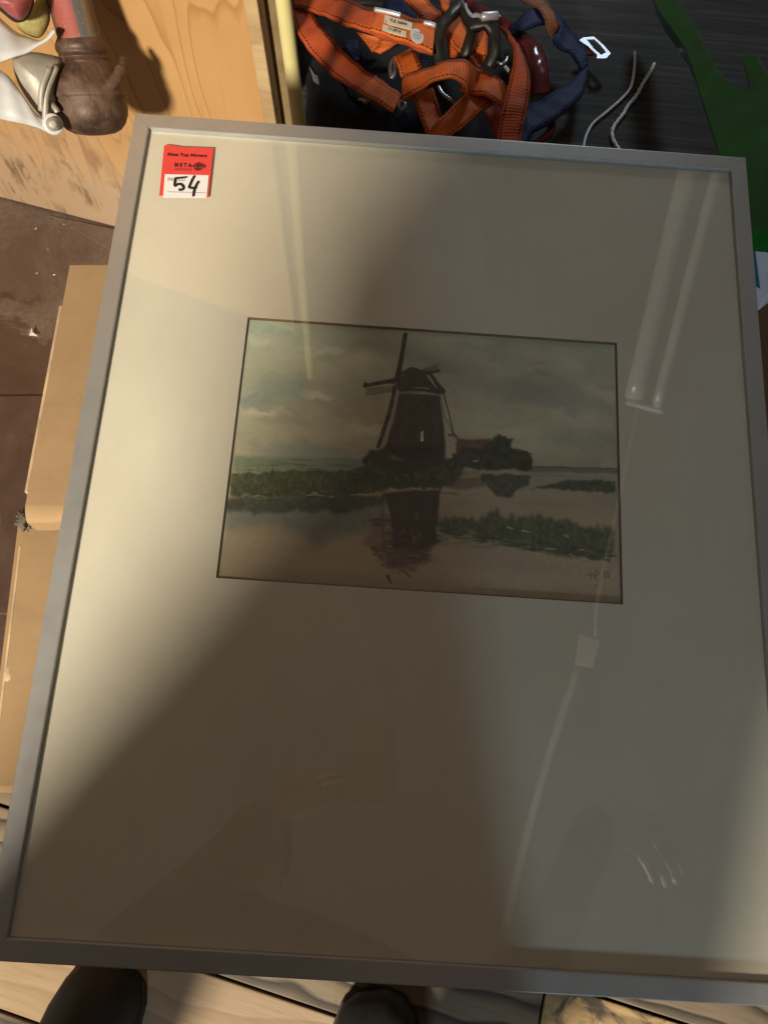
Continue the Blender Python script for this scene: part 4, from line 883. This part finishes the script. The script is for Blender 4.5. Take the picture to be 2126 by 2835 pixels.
# sewn-on labels
LZ = .1165
def label_quad(name, pts, mat):
    P = [h2(x, y, LZ) for x, y in pts]; return slab(name, P, (0, 0, 1), .0012, mat, har, 0)
l1 = label_quad('sewn_label', [(1000, 150), (1292, 232), (1282, 305), (990, 230)], M['lab']); l2 = label_quad('sewn_label', [(980, 246), (1228, 322), (1220, 376), (974, 312)], M['lab'])
def htext(s, a, b, up, par, mat=M['ink'], bold=.03):
    A, B, U = h2(*a, LZ + .0006), h2(*b, LZ + .0006), h2(*up, LZ + .0006)
    return text('printed_text', s, A, (B - A).normalized(), (U - A).normalized(), (B - A).length, (U - A).length, mat, par, bold)
htext('TUL 56044', (1046, 216), (1228, 262), (1052, 184), l1); htext('11-2016', (1035, 304), (1166, 338), (1041, 274), l2)
rl_ = [h2(1335 + 70 * math.cos(2 * math.pi * k / 20) + 6 * math.sin(2 * math.pi * k / 20), 366 + 76 * math.sin(2 * math.pi * k / 20) + 14 * math.cos(2 * math.pi * k / 20), LZ) for k in range(20)]
l3 = slab('round_label', rl_, (0, 0, 1), .0012, M['labw'], har, 0)
for k, (dy, L_) in enumerate([(-34, 30), (-12, 44), (10, 46), (32, 34)]):
    a = h2(1335 - L_, 366 + dy - L_ * .22, LZ + .0006); b = h2(1335 + L_, 366 + dy + L_ * .25, LZ + .0006); d = (b - a).normalized(); u = V((-d.y, d.x, 0)) * .0011
    link('printed_rule', mesh('printed_rule', [a, b, b + u, a + u], [(0, 1, 2, 3)]), M['ink_g'], l3)

# ------------------------------------------------------------------ cords on the chest
def g3(x, y, h): return at_z(1500 + x / 2.4585, y / 2.4585, ZB + h)
o = tube('white_string', [g3(*p, .004) for p in [(632, 352), (632, 420), (622, 520), (600, 600), (540, 672), (440, 760), (355, 830), (315, 890), (293, 950), (278, 1030)]], .0023, M['wire'], None, 8)
tag(o, 'thin smooth white string bent across the dark chest, nearer the harness', 'string', 'white strings on the chest')
pts = catmull([tuple(g3(*p, .005)) for p in [(764, 432), (735, 490), (690, 560), (640, 650), (590, 710), (555, 770), (490, 858), (478, 920), (505, 985), (560, 1060)]], 10)
tw = []
for i, p in enumerate(pts):
    tw.append(p + np.array([.0007 * math.sin(i * 1.7 + .4 * math.sin(i * .37)), .0007 * math.cos(i * 1.7), .0004 * math.sin(i)]))
o = tube('white_string', tw, .0028, M['wire'], None, 8, raw=True)
tag(o, 'thicker twisted white string on the dark chest, nearer the green panel', 'string', 'white strings on the chest')

# ------------------------------------------------------------------ green cut-out panel
def gq(x, y): return (1500 + x / 2.4585, y / 2.4585)
ga = at_d(*gq(1200, 1040), 1.10); gb = at_d(*gq(755, 0), 1.48); gc = at_d(*gq(1539, 500), 1.20)
gn = (gb - ga).cross(gc - ga).normalized()
if gn.dot(CAM - ga) < 0: gn = -gn
out = [(700, -160), (760, 0), (800, 80), (880, 190), (962, 310), (1022, 450), (1080, 650), (1130, 800), (1170, 920), (1205, 1050), (1300, 1300), (1400, 1570), (1700, 1590), (1900, 1200), (1900, 640), (1640, 560),
       (1560, 520), (1539, 500), (1500, 440), (1475, 385), (1450, 358), (1420, 348), (1385, 362), (1366, 400), (1375, 440), (1392, 490), (1408, 545), (1418, 590), (1408, 602), (1340, 592), (1262, 542), (1200, 470), (1148, 388), (1090, 270), (1022, 140), (962, 45), (912, -10), (860, -160)]
gp_ = slab('green_panel', [at_plane(*gq(x, y), ga, gn) for x, y in out], gn, .030, M['green'], None, .0115, 5)
tag(gp_, 'dark green glossy cut-out panel with a rounded finger, behind the frame corner', 'panel')

# ------------------------------------------------------------------ metal things at the far left, leaning on the plywood
DK_ = 1.36
def t1(x, y, d=0.0): return at_d(x / 3.7705, y / 3.7705, DK_ + d)
rp = empty('rusty_fitting'); tag(rp, 'rusty bulbous pipe fitting on a worn red and grey painted tube', 'pipe fitting')
pA, pB = t1(640, -330, -.02), t1(842, 440, 0.0)
ax = (pB - pA); Lp = ax.length; ax.normalize()
# painted tube with UV bands
seg = 40; side = ax.cross((CAM - pB).normalized()).normalized(); frt = side.cross(ax).normalized()
vs = []; uvs = []; fs = []
for i in range(13):
    for k in range(seg + 1):
        an = 2 * math.pi * k / seg; rr = .0295
        dirv = side * math.cos(an) + frt * math.sin(an)
        vs.append(pA + ax * Lp * i / 12 + dirv * rr); uvs.append((i / 12, .5 - .5 * math.cos(an)))
for i in range(12):
    for k in range(seg): fs.append((i * (seg + 1) + k, i * (seg + 1) + k + 1, (i + 1) * (seg + 1) + k + 1, (i + 1) * (seg + 1) + k))
me = mesh('painted_tube', vs, fs); sgn = (t1(1000, 200) - t1(600, 200)).dot(side)
set_uv(me, [(u, v if sgn < 0 else 1 - v) for u, v in uvs]); link('painted_tube', me, M['redpipe'], rp, True)
pc = t1(838, 420, 0.0); ax2 = (t1(960, 1150, -.01) - pc).normalized()
lathe('collar', pc + ax2 * .006, ax2, [(-.014, .0292), (-.008, .031), (-.002, .0345), (.004, .0358), (.008, .0345), (.011, .032), (.013, .032)], M['rust'], rp, 48, .012)
for s_, r_ in ((.0225, .0345), (.029, .0355)):
    lathe('polished_ring', pc, ax2, [(s_ - .002, r_ - .004), (s_ - .0012, r_), (s_ + .0012, r_ + .0004), (s_ + .0022, r_ - .003)], M['rust'], rp, 48)
lathe('fitting_body', pc, ax2, [(.014, .0315), (.026, .0335), (.032, .0375), (.040, .0435), (.052, .0485), (.064, .0515), (.070, .0530), (.0725, .0526), (.0735, .0505), (.076, .0498), (.086, .0508), (.096, .0500), (.106, .0460), (.114, .0390), (.119, .0290), (.1215, .013)], M['rust'], rp, 64, .030)
tube('cast_lip', [t1(1285, 600, -.004), t1(1262, 720, -.020), t1(1205, 830, -.034), t1(1120, 905, -.044), t1(1000, 955, -.050), t1(860, 985, -.050)], [.0055, .0085, .0090, .0085, .0070, .0040], M['rust'], rp, 12)

wb = empty('white_bracket'); tag(wb, 'white bent metal bracket with a bare metal cap, left of the rusty fitting', 'bracket')
def rb(up, lo, d0, d1): return [(t1(a[0], a[1], d0), t1(b[0], b[1], d1)) for a, b in zip(up, lo)]
ribbon('bent_strip', rb([(-160, 20), (-40, 135), (100, 268), (230, 355), (360, 402), (470, 385), (560, 300)], [(-160, 640), (-40, 645), (80, 612), (210, 565), (340, 485), (450, 415), (578, 318)], -.02, -.05), M['wband'], wb, .003, bow=.002)
ribbon('bent_strip', rb([(-160, 560), (-40, 690), (110, 805), (230, 975), (350, 1150), (470, 1255)], [(-160, 1190), (-40, 1225), (150, 1268), (290, 1298), (410, 1328), (520, 1362)], -.045, -.055), M['wband'], wb, .003, bow=.001)
dome('metal_cap', [t1(x, y, -.015) for x, y in [(128, 610), (300, 540), (480, 556), (640, 610), (640, 760), (610, 980), (605, 1240), (500, 1270), (340, 1110), (200, 890), (140, 720)]], .03, M['silver'], wb, 8)
bc = t1(552, 1292, -.07); bn = (CAM - bc).normalized()
lathe('bolt', bc - bn * .012, bn, [(0, .009), (.008, .0092), (.0085, .0065), (.0105, .006), (.0115, .004), (.0117, .002)], M['silver'], wb, 28)
lathe('strip_end', bc - bn * .026, bn, [(0, .012), (.012, .0140), (.0135, .0128)], M['wband'], wb, 30)
for k_, (q0_, q1_, q2_) in enumerate([((520, 700), (440, 920), (430, 1150)), ((590, 690), (490, 960), (470, 1240)), ((540, 1080), (580, 1130), (600, 1170))]):
    tube('pressed_rib', [t1(*q0_, -.052 + .006 * k_), t1(*q1_, -.057 + .004 * k_), t1(*q2_, -.05)], .0042, M['silver'], wb, 8)
rk = empty('red_handle'); tag(rk, 'faded red plastic grip with a black rubber rim, top left corner', 'handle')
dome('grip', [t1(x, y, -.07) for x, y in [(-120, -120), (200, -140), (330, -40), (322, 60), (275, 160), (205, 205), (100, 150), (0, 62), (-120, 0)]], .03, M['redk'], rk, 7)
dome('rubber_rim', [t1(x, y, -.055) for x, y in [(-140, -140), (240, -160), (350, -40), (345, 80), (295, 180), (240, 222), (140, 220), (0, 110), (-140, 20)]], .014, M['blackr'], rk, 5)
yf = dome('foam_pad', [t1(x, y, -.005) for x, y in [(330, 60), (440, -90), (520, -40), (525, 120), (515, 240), (440, 370), (350, 385), (200, 300), (180, 200)]], .02, M['olive'], None, 7)
tag(yf, 'olive yellow foam pad between the red grip and the pipe', 'foam')

# ------------------------------------------------------------------ debris on the brown floor
for k, (x, y, r, lab_) in enumerate([(92, 922, .011, 'white pointed paper scrap on the brown floor'), (102, 756, .0036, 'small cream chip on the brown floor, nearest the upper box'), (178, 620, .0032, 'pale chip on the brown floor, closest to the plywood foot'), (150, 760, .003, 'tiny pale chip beside the corner of the upper box'), (133, 690, .0022, 'tiny pale speck on the brown floor below the seam'), (100, 632, .0045, 'grey dust lump on the brown floor near the plywood')]):
    p = at_z(x, y, .0165 if y > 800 else .0105); bm = bmesh.new(); n = 6
    ang = [2 * math.pi * i / n + ru.uniform(-.3, .3) for i in range(n)]
    top = [bm.verts.new((r * ru.uniform(.5, 1.1) * math.cos(a), r * ru.uniform(.5, 1.1) * math.sin(a), r * ru.uniform(.08, .28))) for a in ang]
    if k == 0:
        for v, c in zip(top, [(.004, -.008), (.012, -.009), (.002, -.001), (-.004, .012), (-.006, .002), (-.006, -.007)]): v.co.x, v.co.y = c
    ctr = bm.verts.new((0, 0, r * .38)); low = bm.verts.new((0, 0, .0004))
    for i in range(n): bm.faces.new((top[i], top[(i + 1) % n], ctr)); bm.faces.new((top[(i + 1) % n], top[i], low))
    o = link('paper_scrap' if k == 0 else 'wood_chip', bm_mesh('chip', bm), M['scrap'] if k in (0, 3) else M['tape'], None); o.location = p
    tag(o, lab_, 'scrap' if k == 0 else 'chip')

# ------------------------------------------------------------------ the person taking the picture (toes show below the frame; the body shades it)
def skinned(name, verts, edges, rad, mat, parent=None, sub=2, root=0):
    me = bpy.data.meshes.new(name); me.from_pydata([tuple(v) for v in verts], edges, []); me.update()
    o = link(name, me, mat, parent); sk_ = o.modifiers.new('Skin', 'SKIN'); sk_.use_smooth_shade = True
    for i, r in enumerate(rad):
        sv = me.skin_vertices[0].data[i]; sv.radius = r if isinstance(r, tuple) else (r, r); sv.use_root = (i == root)
    ss = o.modifiers.new('Sub', 'SUBSURF'); ss.levels = sub; ss.render_levels = sub
    return o
per = empty('person', (-.24, -.45, 0)); tag(per, 'person in black trousers and black shoes standing below the picture', 'person')
def P_(x, y, z): return V((x + .24, y + .45, z))
bv = [(-.28, -.52, .93), (-.28, -.50, 1.10), (-.28, -.45, 1.30), (-.27, -.42, 1.44), (-.25, -.37, 1.55),
      (-.46, -.50, .86), (-.47, -.42, .48), (-.43, -.40, .10), (-.145, -.50, .86), (.055, -.42, .50), (-.055, -.41, .10),
      (-.41, -.42, 1.42), (-.445, -.38, 1.15), (-.15, -.15, 1.30), (-.09, -.42, 1.42), (.19, -.40, 1.06), (.40, -.13, 1.20), (-.20, -.49, .585)]  # last point: unseen coat hem, added to block doorway light between the legs
be = [(0, 1), (1, 2), (2, 3), (3, 4), (0, 5), (5, 6), (6, 7), (0, 8), (8, 9), (9, 10), (3, 11), (11, 12), (12, 13), (3, 14), (14, 15), (15, 16), (0, 17)]
br_ = [(.215, .14), (.23, .14), (.17, .14), (.13, .10), .055, .125, .085, .062, .095, .092, .062, .07, .055, .036, .065, .05, .036, (.25, .11)]
skinned('clothed_body', [P_(*v) for v in bv], be, br_, M['cloth'], per)
# head
bm = bmesh.new(); bmesh.ops.create_uvsphere(bm, u_segments=28, v_segments=20, radius=1)
for v in bm.verts:
    x, y, z = v.co; v.co = V((x * .077 * (1 - .18 * max(0, -z)), y * .098, z * .118))
    if y > .55 and abs(x) < .18 and -.25 < z < .15: v.co.y += .018 * (1 - abs(x) / .18)
hd = link('head', bm_mesh('head', bm), M['skin'], per, True); hd.location = P_(-.22, -.33, 1.66); hd.rotation_euler = (math.radians(-38), 0, math.radians(-14))
bm = bmesh.new(); bmesh.ops.create_uvsphere(bm, u_segments=24, v_segments=16, radius=1)
for v in bm.verts: v.co = V((v.co.x * .085, v.co.y * .104 - .014, v.co.z * .112 + .022))
link('hair', bm_mesh('hair', bm), M['hair'], hd, True)
for s_ in (-1, 1):
    bm = bmesh.new(); bmesh.ops.create_icosphere(bm, subdivisions=2, radius=.011); e_ = link('eye', bm_mesh('eye', bm), M['labw'], hd, True); e_.location = (s_ * .032, .078, .004)
    bm = bmesh.new(); bmesh.ops.create_icosphere(bm, subdivisions=2, radius=.02); e_ = link('ear', bm_mesh('ear', bm), M['skin'], hd, True); e_.location = (s_ * .080, 0, -.01); e_.scale = (.35, .7, 1.3)
# hands
def hand(name, wrist, fwd, palm_n, thumb_side, curl):
    f = V(fwd).normalized(); n = V(palm_n); n = (n - f * n.dot(f)).normalized(); s = f.cross(n) * thumb_side
    w = V(wrist); v = [w, w + f * .045, w + f * .085]; e = [(0, 1), (1, 2)]; r = [(.026, .019), (.038, .014), (.036, .012)]
    for i, (off, L) in enumerate([(.028, .072), (.010, .080), (-.009, .075), (-.027, .060)]):
        b = len(v); base = w + f * .092 + s * off; a = curl; p = base; v.append(p); r.append(.0098); e.append((2, b))
        for k, fr_ in enumerate((.45, .32, .23)):
            d = f * math.cos(a) + n * math.sin(a); p = p + d * L * fr_; v.append(p); r.append(.0092 - .0011 * k); e.append((b + k, b + k + 1)); a += curl * .9
    b = len(v); p = w + f * .03 + s * .036; v.append(p); r.append(.0125); e.append((1, b))
    for k, L in enumerate((.034, .028)):
        p = p + (f * .7 + s * .5 + n * (.35 + .4 * k)).normalized() * L; v.append(p); r.append(.0108 - .001 * k); e.append((b + k, b + k + 1))
    return skinned(name, [P_(*q) for q in v], e, r, M['skin'], per)
hand('hand', (.40, -.13, 1.20), (.42, -.30, -.80), (.2, -.9, .3), -1, .55)
hand('hand', (-.15, -.15, 1.30), (.85, .42, .05), (.2, -.3, -.9), 1, .4)
# shoes
def shoe(toe_px, ang):
    t = at_z(*toe_px, 0); bm = bmesh.new(); prof = [(0, .022, .026), (.012, .042, .042), (.035, .055, .056), (.07, .061, .066), (.10, .060, .080), (.13, .056, .10), (.17, .052, .12), (.22, .050, .13), (.262, .046, .13), (.275, .030, .12)]
    rows = []
    for s_, w_, h_ in prof:
        row = []
        for k in range(17):
            a = math.pi * k / 16; row.append(bm.verts.new((w_ * math.copysign(abs(math.cos(a)) ** .7, math.cos(a)), -s_, .012 + h_ * math.sin(a) ** .75)))
        row += [bm.verts.new((-w_ * 1.0, -s_, .0115)), bm.verts.new((w_ * 1.0, -s_, .0115))]; rows.append(row)
    m = len(rows[0])
    for i in range(len(rows) - 1):
        for k in range(m): bm.faces.new((rows[i][k], rows[i][(k + 1) % m], rows[i + 1][(k + 1) % m], rows[i + 1][k]))
    bm.faces.new(rows[0]); bm.faces.new(rows[-1][::-1])
    o = link('shoe', bm_mesh('shoe', bm), M['leather'], per, True); R_ = Matrix.Translation((t.x + .24, t.y + .45, 0)) @ Matrix.Rotation(ang, 4, 'Z'); o.matrix_local = R_
    pr2 = [(x, y) for s_, w_, h_ in prof for x, y in [(w_ + .003, -s_)]]; pl2 = [(-x, y) for x, y in pr2][::-1]
    so = slab('sole', [V((x, y, .0115)) for x, y in [(0, .006)] + pl2[::-1][:0] + pr2 + pl2], (0, 0, 1), .011, M['blackr'], o, 0)
    return o
shoe((335, 2660), math.radians(-20)); shoe((1030, 2738), math.radians(6))
# phone just behind the lens
ph = box('phone', (-.037, .037, -.075, .075, .004, .012), M['phone'], None, .004, 3)
Rm = cam.matrix_world.to_3x3().to_4x4(); ph.matrix_world = Matrix.Translation(CAM + V((0, 0, 0))) @ Rm @ Matrix.Translation((.02, -.05, .006))
tag(ph, 'grey phone held above the picture, out of view', 'phone')

# ------------------------------------------------------------------ things overhead that the glass mirrors
PD = (PT - PN * .0030)
def mirror_pt(px, py, D):
    r = ray(px, py); G = at_plane(px, py, PD, PN); return G + (r - PN * (2 * r.dot(PN))) * D
post = empty('steel_post'); tag(post, 'grey steel double rail beyond the frame, mirrored at upper right of the glass', 'rail')
for a_, b_, r_ in [((1905, 470), (1755, 1098), .024), ((1980, 500), (1818, 1125), .014)]:
    p0, p1 = mirror_pt(*a_, 1.15), mirror_pt(*b_, 1.40); d_ = (p0 - p1)
    tube('rail_tube', [p1, p1 + d_ * .5, p0, p0 + d_ * .25], r_, M['grey'], post, 20)
pA_, pB_ = mirror_pt(1735, 1108, 1.40), mirror_pt(1840, 1136, 1.40)
tube('rail_foot', [pA_, (pA_ + pB_) / 2, pB_], .012, M['grey'], post, 12)
cd = empty('hanging_cord'); tag(cd, 'pale slack cord with a small tag hanging above the picture', 'cord')
tube('cord_line', [mirror_pt(1370, 2690, .62), mirror_pt(1450, 2350, .66), mirror_pt(1530, 2060, .70), mirror_pt(1600, 1850, .74)], .0062, M['cord'], cd, 8)
tube('cord_line', [mirror_pt(1650, 1760, .78), mirror_pt(1655, 1660, .80), mirror_pt(1712, 1390, .86), mirror_pt(1765, 1130, .92)], .0036, M['cord'], cd, 8)
q = [mirror_pt(1605, 1755, .76), mirror_pt(1662, 1775, .76), mirror_pt(1640, 1850, .75), mirror_pt(1592, 1840, .75)]
slab('cord_tag', q, (q[1] - q[0]).cross(q[2] - q[0]).normalized(), .002, M['cord'], cd, 0)
